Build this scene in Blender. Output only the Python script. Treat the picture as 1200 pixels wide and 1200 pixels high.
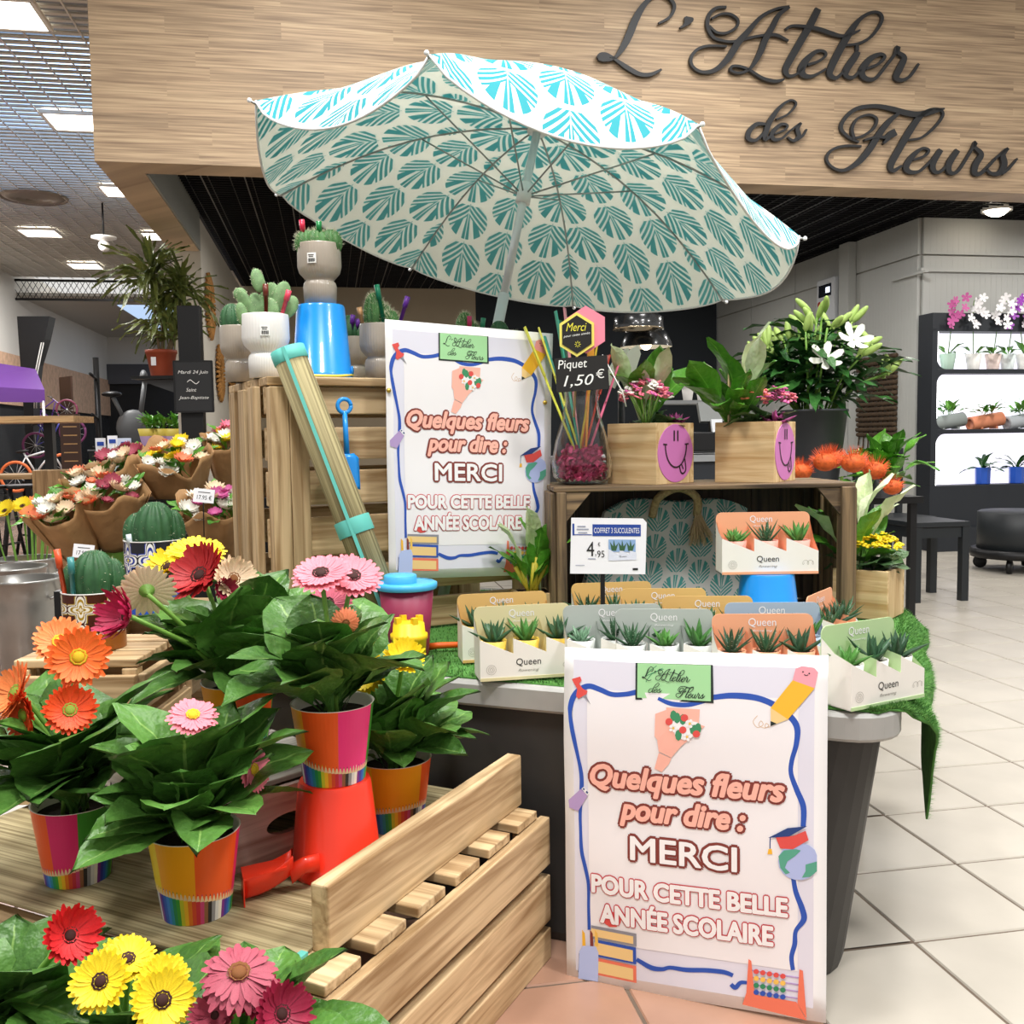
import bpy, math, random
from mathutils import Vector, Matrix, noise
PI = math.pi
R = random.Random(7)
for o in list(bpy.data.objects): bpy.data.objects.remove(o)
scene = bpy.context.scene
COL = scene.collection
def V(*a): return Vector(a)

# ---------------------------------------------------------------- camera
FPX, HC = 1150.0, 1.0
pitch, roll = math.atan(87/1150), math.radians(0.8)
cf = V(0, math.cos(pitch), -math.sin(pitch)); r0 = V(1, 0, 0); u0 = r0.cross(cf)
cr = r0*math.cos(roll) - u0*math.sin(roll); cu = u0*math.cos(roll) + r0*math.sin(roll)
cam = bpy.data.cameras.new('camera'); camo = bpy.data.objects.new('camera', cam); COL.objects.link(camo)
cam.sensor_width = 36; cam.lens = FPX/1200*36; cam.clip_start = .05; cam.clip_end = 100
mw = Matrix((cr, cu, -cf)).transposed().to_4x4(); mw.translation = (0, 0, HC)
camo.matrix_world = mw
scene.camera = camo
def ray(px, py): return cf + cr*((px-600)/FPX) + cu*((600-py)/FPX)
def P(px, py, d):
    v = ray(px, py); return V(0, 0, HC) + v*(d/v.y)
def PZ(px, py, z):
    v = ray(px, py); return V(0, 0, HC) + v*((z-HC)/v.z)
def PP(px, py, o, n):                       # a measured pixel on the plane through o with normal n
    v = ray(px, py); c = V(0, 0, HC); return c + v*((o-c).dot(n)/v.dot(n))

# ---------------------------------------------------------------- world, lights, exposure
vs = scene.view_settings
vs.view_transform = 'Standard'; vs.look = 'None'; vs.gamma = 1; vs.use_curve_mapping = False
vs.exposure = 0.0
w = bpy.data.worlds.new('world'); scene.world = w; w.use_nodes = True
w.node_tree.nodes['Background'].inputs[0].default_value = (1.0, .98, .95, 1)
w.node_tree.nodes['Background'].inputs[1].default_value = 0.8
BO = V(-2.24, 5.46, 0); BA = math.radians(10.4)
BU = V(math.cos(BA), math.sin(BA), 0); BV = V(-math.sin(BA), math.cos(BA), 0)
def B(u, v, z=0): return BO + BU*u + BV*v + V(0, 0, z)
def area(name, loc, sx, sy, power, col=(1, .98, .955)):
    l = bpy.data.lights.new(name, 'AREA'); l.shape = 'RECTANGLE'; l.size = sx; l.size_y = sy; l.energy = power; l.color = col
    o = bpy.data.objects.new(name, l); COL.objects.link(o); o.location = loc; o.rotation_euler = (0, 0, BA)
    return o
# the hall's ceiling panels, in rows over the display and back through the gallery
for i, (u, v, pw) in enumerate([(1.2, -5.4, 95), (3.4, -5.4, 95), (1.2, -3.4, 75), (3.4, -3.4, 75), (-1.0, -4.4, 60), (5.4, -3.4, 60), (1.2, -1.2, 25), (3.4, -1.2, 25),
                              (-2.0, 2.5, 120), (-2.2, 6.5, 150), (-2.6, 11, 150), (-2.4, 16, 150)]):
    area('hall_panel_lamp', B(u, v, 3.88), .6, .6, pw)
for u, v in ((1.6, 2.6), (4.0, 2.0), (4.6, 4.2), (7.2, .75), (5.4, .9)):
    area('shop_fill_lamp', B(u, v, 2.7), .25, .25, 24, (1, .97, .93))  # lamps added to brighten the dim shop interior and the cold room wall

# ---------------------------------------------------------------- materials
def lin(h):
    h = h.lstrip('#'); c = [int(h[i:i+2], 16)/255 for i in (0, 2, 4)]
    return tuple((x/12.92 if x <= .04045 else ((x+.055)/1.055)**2.4) for x in c) + (1,)
MC = {}
def newmat(name):
    m = bpy.data.materials.new(name); m.use_nodes = True; nt = m.node_tree
    return m, nt, nt.nodes['Principled BSDF']
def M(name, hexc=None, rough=.5, metal=0, var=0, scale=8, emit=0, trans=0, ior=1.45, bump=0, sheen=0, sss=0, coat=0):
    if name in MC: return MC[name]
    m, nt, b = newmat(name); c = lin(hexc)
    b.inputs['Base Color'].default_value = c; b.inputs['Roughness'].default_value = rough; b.inputs['Metallic'].default_value = metal
    b.inputs['Transmission Weight'].default_value = trans; b.inputs['IOR'].default_value = ior; b.inputs['Coat Weight'].default_value = coat
    if emit:
        b.inputs['Emission Color'].default_value = c; b.inputs['Emission Strength'].default_value = emit
    if var or bump:
        tc = nt.nodes.new('ShaderNodeTexCoord'); n = nt.nodes.new('ShaderNodeTexNoise'); n.inputs['Scale'].default_value = scale; n.inputs['Detail'].default_value = 5
        nt.links.new(tc.outputs['Object'], n.inputs['Vector'])
        if var:
            r = nt.nodes.new('ShaderNodeValToRGB'); e = r.color_ramp.elements
            e[0].position = .3; e[1].position = .7
            e[0].color = [x*(1-var) for x in c[:3]]+[1]; e[1].color = [min(1, x*(1+var)) for x in c[:3]]+[1]
            nt.links.new(n.outputs['Fac'], r.inputs[0]); nt.links.new(r.outputs[0], b.inputs['Base Color'])
        if bump:
            bp = nt.nodes.new('ShaderNodeBump'); bp.inputs['Strength'].default_value = bump; bp.inputs['Distance'].default_value = .01
            nt.links.new(n.outputs['Fac'], bp.inputs['Height']); nt.links.new(bp.outputs[0], b.inputs['Normal'])
    MC[name] = m; return m
def wood(name, dark, light, axis='x', fine=1.0, rough=.65, knots=True):
    key = name+'_'+axis
    if key in MC: return MC[key]
    m, nt, b = newmat(key); N = nt.nodes; L = nt.links
    tc = N.new('ShaderNodeTexCoord'); oi = N.new('ShaderNodeObjectInfo'); ad = N.new('ShaderNodeVectorMath'); ad.operation = 'ADD'
    sc = N.new('ShaderNodeVectorMath'); sc.operation = 'SCALE'; sc.inputs[3].default_value = 13
    cmb = N.new('ShaderNodeCombineXYZ')
    for i in range(3): L.new(oi.outputs['Random'], cmb.inputs[i])
    L.new(cmb.outputs[0], sc.inputs[0]); L.new(tc.outputs['Object'], ad.inputs[0]); L.new(sc.outputs[0], ad.inputs[1])
    mp = N.new('ShaderNodeMapping'); s = [30*fine]*3; s['xyz'.index(axis)] = 1.6*fine; mp.inputs['Scale'].default_value = s
    L.new(ad.outputs[0], mp.inputs['Vector'])
    n = N.new('ShaderNodeTexNoise'); n.inputs['Scale'].default_value = 1.6; n.inputs['Detail'].default_value = 7; n.inputs['Distortion'].default_value = .9
    L.new(mp.outputs[0], n.inputs['Vector'])
    r = N.new('ShaderNodeValToRGB'); e = r.color_ramp.elements; e[0].position = .32; e[1].position = .62; e[0].color = lin(dark); e[1].color = lin(light)
    L.new(n.outputs['Fac'], r.inputs[0])
    hs = N.new('ShaderNodeHueSaturation'); mr = N.new('ShaderNodeMapRange'); mr.inputs[3].default_value = .85; mr.inputs[4].default_value = 1.12
    L.new(oi.outputs['Random'], mr.inputs[0]); L.new(mr.outputs[0], hs.inputs['Value']); L.new(r.outputs[0], hs.inputs['Color'])
    L.new(hs.outputs[0], b.inputs['Base Color']); b.inputs['Roughness'].default_value = rough
    bp = N.new('ShaderNodeBump'); bp.inputs['Strength'].default_value = .25; bp.inputs['Distance'].default_value = .004
    L.new(n.outputs['Fac'], bp.inputs['Height']); L.new(bp.outputs[0], b.inputs['Normal'])
    MC[key] = m; return m
class E:                                    # tiny expression helper for math nodes
    def __init__(s, nt, k): s.nt = nt; s.k = k
    def op(s, o, *a):
        n = s.nt.nodes.new('ShaderNodeMath'); n.operation = o
        for i, x in enumerate((s,)+a):
            x = x.k if isinstance(x, E) else x
            if isinstance(x, (int, float)): n.inputs[i].default_value = x
            else: s.nt.links.new(x, n.inputs[i])
        return E(s.nt, n.outputs[0])
    def __add__(s, o): return s.op('ADD', o)
    def __sub__(s, o): return s.op('SUBTRACT', o)
    def __mul__(s, o): return s.op('MULTIPLY', o)
    def __truediv__(s, o): return s.op('DIVIDE', o)
    def lt(s, o): return s.op('LESS_THAN', o)
    def gt(s, o): return s.op('GREATER_THAN', o)
def leafprint(name, paper, inkdark, ink, rough=.8, transl=.0):
    if name in MC: return MC[name]
    m, nt, b = newmat(name); N = nt.nodes; L = nt.links
    uv = N.new('ShaderNodeUVMap'); sp = N.new('ShaderNodeSeparateXYZ'); L.new(uv.outputs[0], sp.inputs[0])
    u, v = E(nt, sp.outputs[0]), E(nt, sp.outputs[1])
    def motif(u, v):
        col = u.op('FLOOR'); odd = col.op('FLOORED_MODULO', 2.0)
        x = u.op('FRACT') - .5; y = (v + odd*.5).op('FRACT')
        ax = x.op('ABSOLUTE')
        yc = y - .47
        body = ((ax*ax)*(1/.225) + (yc*yc)*(1/.225)).lt(1.0)          # rounded outline
        s = y - ax.op('POWER', .8)*.85                              # leaflets sweep up and out from the midrib
        th = x.op('ARCTAN2', y+.02)
        st = (s*44.0).op('COSINE'); st2 = (th*19.0).op('COSINE')
        upper = s.gt(.30); 
        leaf = (st*(upper*-1.0+1.0) + st2*upper).gt(-.25)
        rib = ax.gt(.012)
        return body*leaf*rib*y.gt(.05), ax.lt(.012)*y.lt(.2)
    a, stem = motif(u, v)
    mask = a.op('MAXIMUM', stem*.55)
    mx = N.new('ShaderNodeMix'); mx.data_type = 'RGBA'; mx.inputs[6].default_value = lin(paper); mx.inputs[7].default_value = lin(ink); L.new(mask.k, mx.inputs[0])
    L.new(mx.outputs[2], b.inputs['Base Color']); b.inputs['Roughness'].default_value = rough
    if transl:
        tr = N.new('ShaderNodeBsdfTranslucent'); L.new(mx.outputs[2], tr.inputs[0]); ms = N.new('ShaderNodeMixShader'); ms.inputs[0].default_value = transl
        out = N['Material Output']; L.new(b.outputs[0], ms.inputs[1]); L.new(tr.outputs[0], ms.inputs[2]); L.new(ms.outputs[0], out.inputs[0])
    MC[name] = m; return m

# ---------------------------------------------------------------- mesh building
class MB:
    def __init__(s): s.v = []; s.f = []; s.mi = []; s.sm = []; s.uv = []
    def add(s, vs, fs, mi=0, sm=False, X=None, uv=None):
        k = len(s.v)
        for i, p in enumerate(vs):
            p = Vector(p); s.v.append(X @ p if X is not None else p); s.uv.append(uv[i] if uv else (p.x, p.y))
        for i, f in enumerate(fs):
            s.f.append([k+j for j in f]); s.mi.append(mi[i] if isinstance(mi, (list, tuple)) else mi); s.sm.append(sm)
        return s
    def box(s, c, d, rz=0, mi=0, X=None):
        x, y, z = d[0]/2, d[1]/2, d[2]/2
        T = Matrix.Translation(Vector(c)) @ Matrix.Rotation(rz, 4, 'Z')
        vs = [T @ V(a*x, b*y, e*z) for e in (-1, 1) for a, b in ((-1, -1), (1, -1), (1, 1), (-1, 1))]
        return s.add(vs, [(0, 3, 2, 1), (4, 5, 6, 7), (0, 1, 5, 4), (1, 2, 6, 5), (2, 3, 7, 6), (3, 0, 4, 7)], mi, X=X)
    def lathe(s, prof, n=28, c=(0, 0, 0), mi=0, rib=None, X=None, sm=True, a0=0, sx=1, sy=1):
        vs = []; m = len(prof)
        for r, z in prof:
            for k in range(n):
                a = a0+2*PI*k/n; q = r*(rib(a, z) if rib else 1)
                vs.append(V(c[0]+q*math.cos(a)*sx, c[1]+q*math.sin(a)*sy, c[2]+z))
        fs = [(i*n+k, i*n+(k+1) % n, (i+1)*n+(k+1) % n, (i+1)*n+k) for i in range(m-1) for k in range(n)]
        return s.add(vs, fs, mi, sm, X)
    def disc(s, c, r, n=20, mi=0, X=None, sx=1, sy=1, up=True):
        vs = [V(c[0]+r*sx*math.cos(2*PI*k/n), c[1]+r*sy*math.sin(2*PI*k/n), c[2]) for k in range(n)]
        return s.add(vs, [tuple(range(n)) if up else tuple(reversed(range(n)))], mi, False, X)
    def tube(s, pts, r, n=7, mi=0, cap=True, X=None):
        pts = [Vector(p) for p in pts]; m = len(pts); rr = r if isinstance(r, (list, tuple)) else [r]*m
        vs = []; pn = None
        for i, p in enumerate(pts):
            t = (pts[min(i+1, m-1)]-pts[max(i-1, 0)]); t = t.normalized() if t.length > 1e-9 else V(0, 0, 1)
            if pn is None: pn = t.orthogonal().normalized()
            pn = (pn-t*pn.dot(t)); pn = pn.normalized() if pn.length > 1e-6 else t.orthogonal().normalized()
            bn = t.cross(pn)
            vs += [p+(pn*math.cos(2*PI*k/n)+bn*math.sin(2*PI*k/n))*rr[i] for k in range(n)]
        fs = [(i*n+k, i*n+(k+1) % n, (i+1)*n+(k+1) % n, (i+1)*n+k) for i in range(m-1) for k in range(n)]
        if cap: fs += [tuple(reversed(range(n))), tuple(range((m-1)*n, m*n))]
        return s.add(vs, fs, mi, True, X)
    def ell(s, c, rad, n=12, m=8, mi=0, X=None, dis=None):
        vs = [V(0, 0, -1)]
        for i in range(1, m):
            a = -PI/2+PI*i/m
            vs += [V(math.cos(a)*math.cos(2*PI*k/n), math.cos(a)*math.sin(2*PI*k/n), math.sin(a)) for k in range(n)]
        vs.append(V(0, 0, 1))
        if dis: vs = [p*dis(p) for p in vs]
        vs = [V(c[0]+p.x*rad[0], c[1]+p.y*rad[1], c[2]+p.z*rad[2]) for p in vs]
        fs = [(0, 1+(k+1) % n, 1+k) for k in range(n)]
        fs += [(1+i*n+k, 1+i*n+(k+1) % n, 1+(i+1)*n+(k+1) % n, 1+(i+1)*n+k) for i in range(m-2) for k in range(n)]
        t = len(vs)-1; fs += [(1+(m-2)*n+k, 1+(m-2)*n+(k+1) % n, t) for k in range(n)]
        return s.add(vs, fs, mi, True, X)
    def grid(s, fn, nu, nv, mi=0, sm=True, X=None, flip=False, uvf=None):
        vs = []; uv = []
        for j in range(nv+1):
            for i in range(nu+1):
                vs.append(Vector(fn(i/nu, j/nv))); uv.append(uvf(i/nu, j/nv) if uvf else (i/nu, j/nv))
        q = nu+1
        fs = [(j*q+i, j*q+i+1, (j+1)*q+i+1, (j+1)*q+i) for j in range(nv) for i in range(nu)]
        if flip: fs = [tuple(reversed(f)) for f in fs]
        return s.add(vs, fs, mi, sm, X, uv)
    def mesh(s, name, mats):
        me = bpy.data.meshes.new(name); me.from_pydata(s.v, [], s.f)
        for m in mats: me.materials.append(m)
        me.polygons.foreach_set('material_index', s.mi); me.polygons.foreach_set('use_smooth', s.sm)
        ul = me.uv_layers.new(name='UVMap')
        fl = []
        for l in me.loops: fl += s.uv[l.vertex_index]
        ul.data.foreach_set('uv', fl); me.update(); return me
    def build(s, name, mats, parent=None, loc=(0, 0, 0), rot=(0, 0, 0), bevel=0):
        if not isinstance(mats, (list, tuple)): mats = [mats]
        return inst(name, s.mesh(name, mats), parent, loc, rot, bevel=bevel)
def inst(name, me, parent=None, loc=(0, 0, 0), rot=(0, 0, 0), scale=(1, 1, 1), bevel=0):
    o = bpy.data.objects.new(name, me); COL.objects.link(o); o.parent = parent; o.location = loc; o.rotation_euler = rot; o.scale = scale
    if bevel:
        b = o.modifiers.new('bevel', 'BEVEL'); b.width = bevel; b.segments = 2; b.limit_method = 'ANGLE'
    return o
def tag(o, label, cat, group=None):
    o['label'] = label; o['category'] = cat
    if group: o['group'] = group
    return o
def thing(name, label, cat, loc=(0, 0, 0), rz=0, group=None, rot=None):
    o = bpy.data.objects.new(name, None); COL.objects.link(o); o.empty_display_size = .05
    o.location = loc; o.rotation_euler = rot if rot else (0, 0, rz); return tag(o, label, cat, group)
def struct(o): o['kind'] = 'structure'; return o
def stuff(o): o['kind'] = 'stuff'; return o
def bx(name, parent, c, d, mat, rot=(0, 0, 0), bevel=0):
    return MB().box((0, 0, 0), d).build(name, mat, parent, c, rot, bevel)
PINE = ('#94744c', '#d2b68c')
def plank(name, parent, c, d, kind=('pine',)+PINE, rot=(0, 0, 0), bevel=.0025, fine=1.0):
    ax = 'xyz'[max(range(3), key=lambda i: d[i])]
    return bx(name, parent, c, d, wood(kind[0], kind[1], kind[2], ax, fine), rot, bevel)
def crom(pts, k=6):
    n = len(pts); out = []
    if n < 3:
        return [tuple(pts[0][i]+(pts[-1][i]-pts[0][i])*t/k for i in range(len(pts[0]))) for t in range(k+1)]
    for i in range(n-1):
        a, b, c, d = pts[max(i-1, 0)], pts[i], pts[i+1], pts[min(i+2, n-1)]
        for j in range(k):
            t = j/k
            out.append(tuple(.5*(2*b[q]+(c[q]-a[q])*t+(2*a[q]-5*b[q]+4*c[q]-d[q])*t*t+(3*b[q]-a[q]-3*c[q]+d[q])*t**3) for q in range(len(b))))
    out.append(tuple(pts[-1])); return out
def ribbon(pts, k=6):                       # (x, y, width) centre line -> left and right edges
    s = crom(pts, k); Lf = []; Rt = []
    for i, p in enumerate(s):
        q0, q1 = s[max(i-1, 0)], s[min(i+1, len(s)-1)]
        dx, dy = q1[0]-q0[0], q1[1]-q0[1]; l = math.hypot(dx, dy) or 1
        h = max(p[2], 1e-5)/2; Lf.append((p[0]-dy/l*h, p[1]+dx/l*h)); Rt.append((p[0]+dy/l*h, p[1]-dx/l*h))
    return Lf, Rt
def add_ribbon(mb, pts, f, mi=0, k=6, thick=0.0):    # f(x, y, off) -> 3D
    Lf, Rt = ribbon(pts, k); n = len(Lf)
    vs = [f(x, y, thick) for x, y in Lf]+[f(x, y, thick) for x, y in Rt]
    fs = [(i, i+1, n+i+1, n+i) for i in range(n-1)]
    if thick:
        vs += [f(x, y, 0) for x, y in Lf]+[f(x, y, 0) for x, y in Rt]
        fs += [(i, 2*n+i, 2*n+i+1, i+1) for i in range(n-1)]+[(n+i, n+i+1, 3*n+i+1, 3*n+i) for i in range(n-1)]
        fs += [(0, n, 3*n, 2*n), (n-1, 3*n-1, 4*n-1, 2*n-1)]
    mb.add(vs, fs, mi)
def add_poly(mb, pts, f, mi=0, off=0): mb.add([f(x, y, off) for x, y in pts], [tuple(range(len(pts)))], mi)
def circ(cx, cy, r, n=18, ry=None): return [(cx+r*math.cos(2*PI*k/n), cy+(ry or r)*math.sin(2*PI*k/n)) for k in range(n)]
TC = {}
def text2d(s, bold=0.0, shear=0.0, res=3):
    key = (s, bold, shear, res)
    if key not in TC:
        c = bpy.data.curves.new('t', 'FONT'); c.body = s; c.size = 1; c.offset = bold; c.shear = shear; c.resolution_u = res; c.fill_mode = 'FRONT'
        o = bpy.data.objects.new('t', c); COL.objects.link(o)
        bpy.context.view_layer.update()
        me = bpy.data.meshes.new_from_object(o.evaluated_get(bpy.context.evaluated_depsgraph_get()))
        TC[key] = ([(v.co.x, v.co.y) for v in me.vertices], [tuple(p.vertices) for p in me.polygons])
        bpy.data.objects.remove(o); bpy.data.curves.remove(c); bpy.data.meshes.remove(me)
    return TC[key]
def add_text(mb, s, box, f, mi=0, off=0, bold=0.0, shear=0.0, grow=0.0, slope=0.0):
    # fits the lettering into box = (x0, ytop, x1, ybottom); y runs down; grow = the thick version uses the thin one's frame
    vs, fs = text2d(s, bold, shear)
    ref = text2d(s, grow, shear)[0]
    x0 = min(p[0] for p in ref); x1 = max(p[0] for p in ref); y0 = min(p[1] for p in ref); y1 = max(p[1] for p in ref)
    a, b, c, d = box
    out = []
    for x, y in vs:
        t = (x-x0)/(x1-x0); X = a+t*(c-a); out.append(f(X, d-(y-y0)/(y1-y0)*(d-b)+slope*t, off))
    mb.add(out, fs, mi)
# ================================================================ the place
def S(mb, name, mats, z=0):
    return struct(mb.build(name, mats, None, B(0, 0, z), (0, 0, BA)))
# --- floor: grout bed with tiles as pieces
GROUT = M('grout', '#6b5d50', .9, var=.15, scale=20)
CREAM = M('cream_tile', '#b9b2a6', .36, var=.07, scale=5, coat=.0)
TERRA = M('terracotta_tile', '#ab8570', .3, var=.1, scale=6, coat=.15)
PINKT = M('rose_tile', '#a88f80', .25, var=.1, scale=4, coat=.2)
floor = S(MB().box((2, 5, -.053), (22, 44, .1)), 'floor', GROUT)
TS = .3; tiles = []
for i in range(-30, 40):
    for j in range(-32, 60):
        u = 2.62+i*TS+TS/2; v = -4.085+j*TS+TS/2; p = B(u, v)
        if p.y < .7 or p.y > 13: continue
        d = p-V(0, 0, HC); zz = d.dot(cf); px = 600+FPX*d.dot(cr)/zz; py = 600-FPX*d.dot(cu)/zz
        if not (-250 < px < 1450): continue
        kind = TERRA if u < 2.05 and v < -3.4 else (PINKT if u < .3 else CREAM)
        vis = (px > 985 and py > 640) or (px > 590 and py > 1100) or (px < 80 and 640 < py < 800)
        tiles.append((0 if vis else 1, p.y, u, v, kind))
tiles.sort(key=lambda t: t[:2])
tme = {}
def tile_mesh(k):
    g = .0055; mb = MB(); a = TS/2-g/2; e = a-.003
    mb.add([(x*a, y*a, -.004) for x, y in ((-1, -1), (1, -1), (1, 1), (-1, 1))]+[(x*e, y*e, 0) for x, y in ((-1, -1), (1, -1), (1, 1), (-1, 1))],
           [(4, 5, 6, 7), (0, 1, 5, 4), (1, 2, 6, 5), (2, 3, 7, 6), (3, 0, 4, 7)])
    return mb.mesh('tile', [k])
rest = {}
for n, (vis, _, u, v, k) in enumerate(tiles):
    if n < 290:
        if k.name not in tme: tme[k.name] = tile_mesh(k)
        inst('tile', tme[k.name], floor, (u, v, 0))
    else:
        mb = rest.setdefault(k.name, (MB(), k))[0]; e = TS/2-.0045
        mb.add([(u+x*e, v+y*e, 0) for x, y in ((-1, -1), (1, -1), (1, 1), (-1, 1))], [(0, 1, 2, 3)])
for mb, k in rest.values(): stuff(mb.build('tiling', k, floor))
# --- fascia with laminate
def laminate():
    m, nt, b = newmat('oak_laminate'); N = nt.nodes; L = nt.links
    tc = N.new('ShaderNodeTexCoord'); sp = N.new('ShaderNodeSeparateXYZ'); L.new(tc.outputs['Object'], sp.inputs[0])
    ad = N.new('ShaderNodeMath'); L.new(sp.outputs[0], ad.inputs[0]); L.new(sp.outputs[1], ad.inputs[1])
    cb = N.new('ShaderNodeCombineXYZ'); L.new(ad.outputs[0], cb.inputs[0]); L.new(sp.outputs[2], cb.inputs[1])
    br = N.new('ShaderNodeTexBrick'); br.inputs['Scale'].default_value = 1; br.inputs['Brick Width'].default_value = .62; br.inputs['Row Height'].default_value = .085
    br.inputs['Mortar Size'].default_value = 0; br.inputs['Color1'].default_value = (.35, .35, .35, 1); br.inputs['Color2'].default_value = (.75, .75, .75, 1); br.offset = .37; br.squash = 1.4; br.squash_frequency = 3
    L.new(cb.outputs[0], br.inputs[0])
    mp = N.new('ShaderNodeMapping'); mp.inputs['Scale'].default_value = (2.2, 85, 1); 
    ofs = N.new('ShaderNodeVectorMath'); ofs.operation = 'SCALE'; ofs.inputs[3].default_value = 7; L.new(br.outputs[0], ofs.inputs[0])
    a2 = N.new('ShaderNodeVectorMath'); a2.operation = 'ADD'; L.new(cb.outputs[0], mp.inputs[0]); L.new(mp.outputs[0], a2.inputs[0]); L.new(ofs.outputs[0], a2.inputs[1])
    n = N.new('ShaderNodeTexNoise'); n.inputs['Scale'].default_value = 1; n.inputs['Detail'].default_value = 4; L.new(a2.outputs[0], n.inputs[0])
    r = N.new('ShaderNodeValToRGB'); e = r.color_ramp.elements; e[0].position = .3; e[0].color = lin('#907860'); e[1].position = .68; e[1].color = lin('#cfb391')
    L.new(n.outputs['Fac'], r.inputs[0])
    mx = N.new('ShaderNodeMix'); mx.data_type = 'RGBA'; mx.blend_type = 'OVERLAY'; mx.inputs[0].default_value = .35
    L.new(r.outputs[0], mx.inputs[6]); L.new(br.outputs[0], mx.inputs[7]); L.new(mx.outputs[2], b.inputs['Base Color']); b.inputs['Roughness'].default_value = .55
    return m
LAM = laminate()
ZF, ZC = 2.53, 2.8
mb = MB(); mb.box((4.5, .115, ZF+.9), (9, .23, 1.8)); S(mb, 'wall_front', LAM)
mb = MB(); mb.box((.11, 1.4, ZF+.9), (.22, 2.34, 1.8)); S(mb, 'wall_side', [LAM])
mb = MB(); mb.box((.228, 1.42, ZF+.17), (.012, 2.3, .33)); S(mb, 'trim_1', M('grey_panel', '#8d8d86', .7))
WALLW = M('shop_wall', '#cfc8bb', .8, var=.04, scale=2)
mb = MB(); mb.box((.12, 4.4, 1.4), (.22, 3.65, 2.8)); S(mb, 'wall_left', WALLW)
mb = MB(); mb.box((1.5, 6.27, 1.4), (3.0, .14, 3.0)); S(mb, 'wall_back', M('beige_wall', '#b5a48c', .8, var=.05, scale=2))
mb = MB(); mb.box((4.55, 6.27, 1.4), (3.1, .14, 3.0)); S(mb, 'wall_back_dark', M('navy_wall', '#262b31', .75))
# cold room of ribbed panels, panel joints as grooves
COLD = M('cold_panel', '#b4b5b1', .5, var=.02, scale=3)
cu0, cv0 = 6.13, 1.865
cold = S(MB().box((cu0+1.6, cv0+2.25, 1.4), (3.16, 4.46, 2.8)), 'wall_right', M('cold_core', '#a9a69d', .6))
def cold_panel(c, d):
    mb = MB(); mb.box((0, 0, 0), d)
    n = int(max(d[0], d[1])/.05)
    for k in range(n):                                         # fine vertical ribs
        t = -max(d[0], d[1])/2+(k+.5)*max(d[0], d[1])/n
        if d[0] > d[1]: mb.box((t, -d[1]/2-.0006, 0), (.03, .0012, d[2]-.01))
        else: mb.box((-d[0]/2-.0006, t, 0), (.0012, .03, d[2]-.01))
    mb.build('panel', COLD, cold, c)
for k in range(4): cold_panel((cu0+.015, cv0+.56+k*1.115, 1.24), (.03, 1.1, 2.48))
for k in range(4): cold_panel((cu0+.015, cv0+.56+k*1.115, 2.645), (.03, 1.1, .3))
for k in range(3): cold_panel((cu0+.56+k*1.05, cv0, 1.24), (1.04, .03, 2.48)); cold_panel((cu0+.56+k*1.05, cv0, 2.645), (1.04, .03, .3))
bx('rail', cold, (cu0+1.6, cv0-.03, 2.36), (3.2, .03, .03), COLD); bx('rail', cold, (cu0-.02, cv0+.1, 2.33), (.03, .5, .02), COLD)
# black open-cell ceiling over the shop
BLK = M('black_ceiling', '#0b0b0b', .8); FIN = M('black_fin', '#26262a', .35, metal=.6); FINL = M('runner_fin', '#77777a', .3, metal=.8)
ceil = S(MB().box((4.5, 3.2, 3.02), (9, 6.2, .04)), 'ceiling', BLK)
mb = MB()
for k in range(90):
    v = .28+k*.066
    mb.box((3.2 if v > cv0 else 4.6, v, ZC+.02), (5.9 if v > cv0 else 8.7, .006, .04))
for k in range(60):
    u = .3+k*.145
    if u < cu0: mb.box((u, 3.2, ZC+.022), (.005, 5.9, .045))
    else: mb.box((u, 1.05, ZC+.022), (.005, 1.55, .045))
stuff(mb.build('cell_grid', FIN, ceil))
mb = MB()
for k in range(20): mb.box((.4+k*.29, 3.2, ZC+.002), (.009, 5.9, .006))
stuff(mb.build('runner', FINL, ceil))
# --- gallery hall on the left
ZH = 4.0
hc = S(MB().box((-.9, 3.2, 4.5), (12, 21.2, .06)), 'ceiling_hall', M('hall_plenum', '#8d8a85', .8))
HF = M('hall_fin', '#c9c5bd', .45, metal=.2)
mb = MB()
for k in range(170):
    v = -6+k*.115
    mb.box(((-3.3, v, ZH+.02) if v > -.1 else (1.5, v, ZH+.02)), ((6.6, .045, .016) if v > -.1 else (16, .045, .016)))
stuff(mb.build('slat', HF, hc))
mb = MB()
for k in range(34): mb.box((-6.5+k*.2, 6.8, ZH-.004), (.012, 13.4, .01))
stuff(mb.build('cross_wire', M('hall_wire', '#d8d4cc', .4, metal=.5), hc))
BGLOW = M('blue_glow_panel', '#a9c8f0', .5, emit=2.2)
mb = MB(); mb.box((-2.6, 4.7, 4.44), (4.6, 2.6, .02)); struct(mb.build('blue_glow_panel', BGLOW, hc))  # glowing sheet added above the slats to imitate bluish light on the ceiling
WH = M('hall_wall', '#d9d6d0', .8, var=.03, scale=1)
STONE = M('stone_band', '#cda98d', .85, var=.18, scale=9)
wl = S(MB().box((-4.4, 13, 3.4), (.2, 16, 1.6)), 'wall_hall_left', WH)
b_ = MB().box((0, 0, 0), (.2, 16, .9)).build('stone_band', STONE, wl, (-4.38, 13, 2.15))
bx('shopfront', wl, (-4.42, 13, .85), (.18, 16, 1.7), M('dark_glass', '#3a3b3d', .2, var=.3, scale=1))
S(MB().box((-2.2, 21, 3.55), (4.6, .2, 1.6)), 'wall_hall_back', WH)
S(MB().box((-2.2, 20.95, 1.35), (4.6, .2, 2.8)), 'wall_hall_shop', M('shop_dark', '#17181b', .6, var=.5, scale=1.5))
S(MB().box((-2.2, 20.8, 2.75), (4.6, .2, .5)), 'trim_2', M('shop_header', '#54555a', .6))
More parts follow.
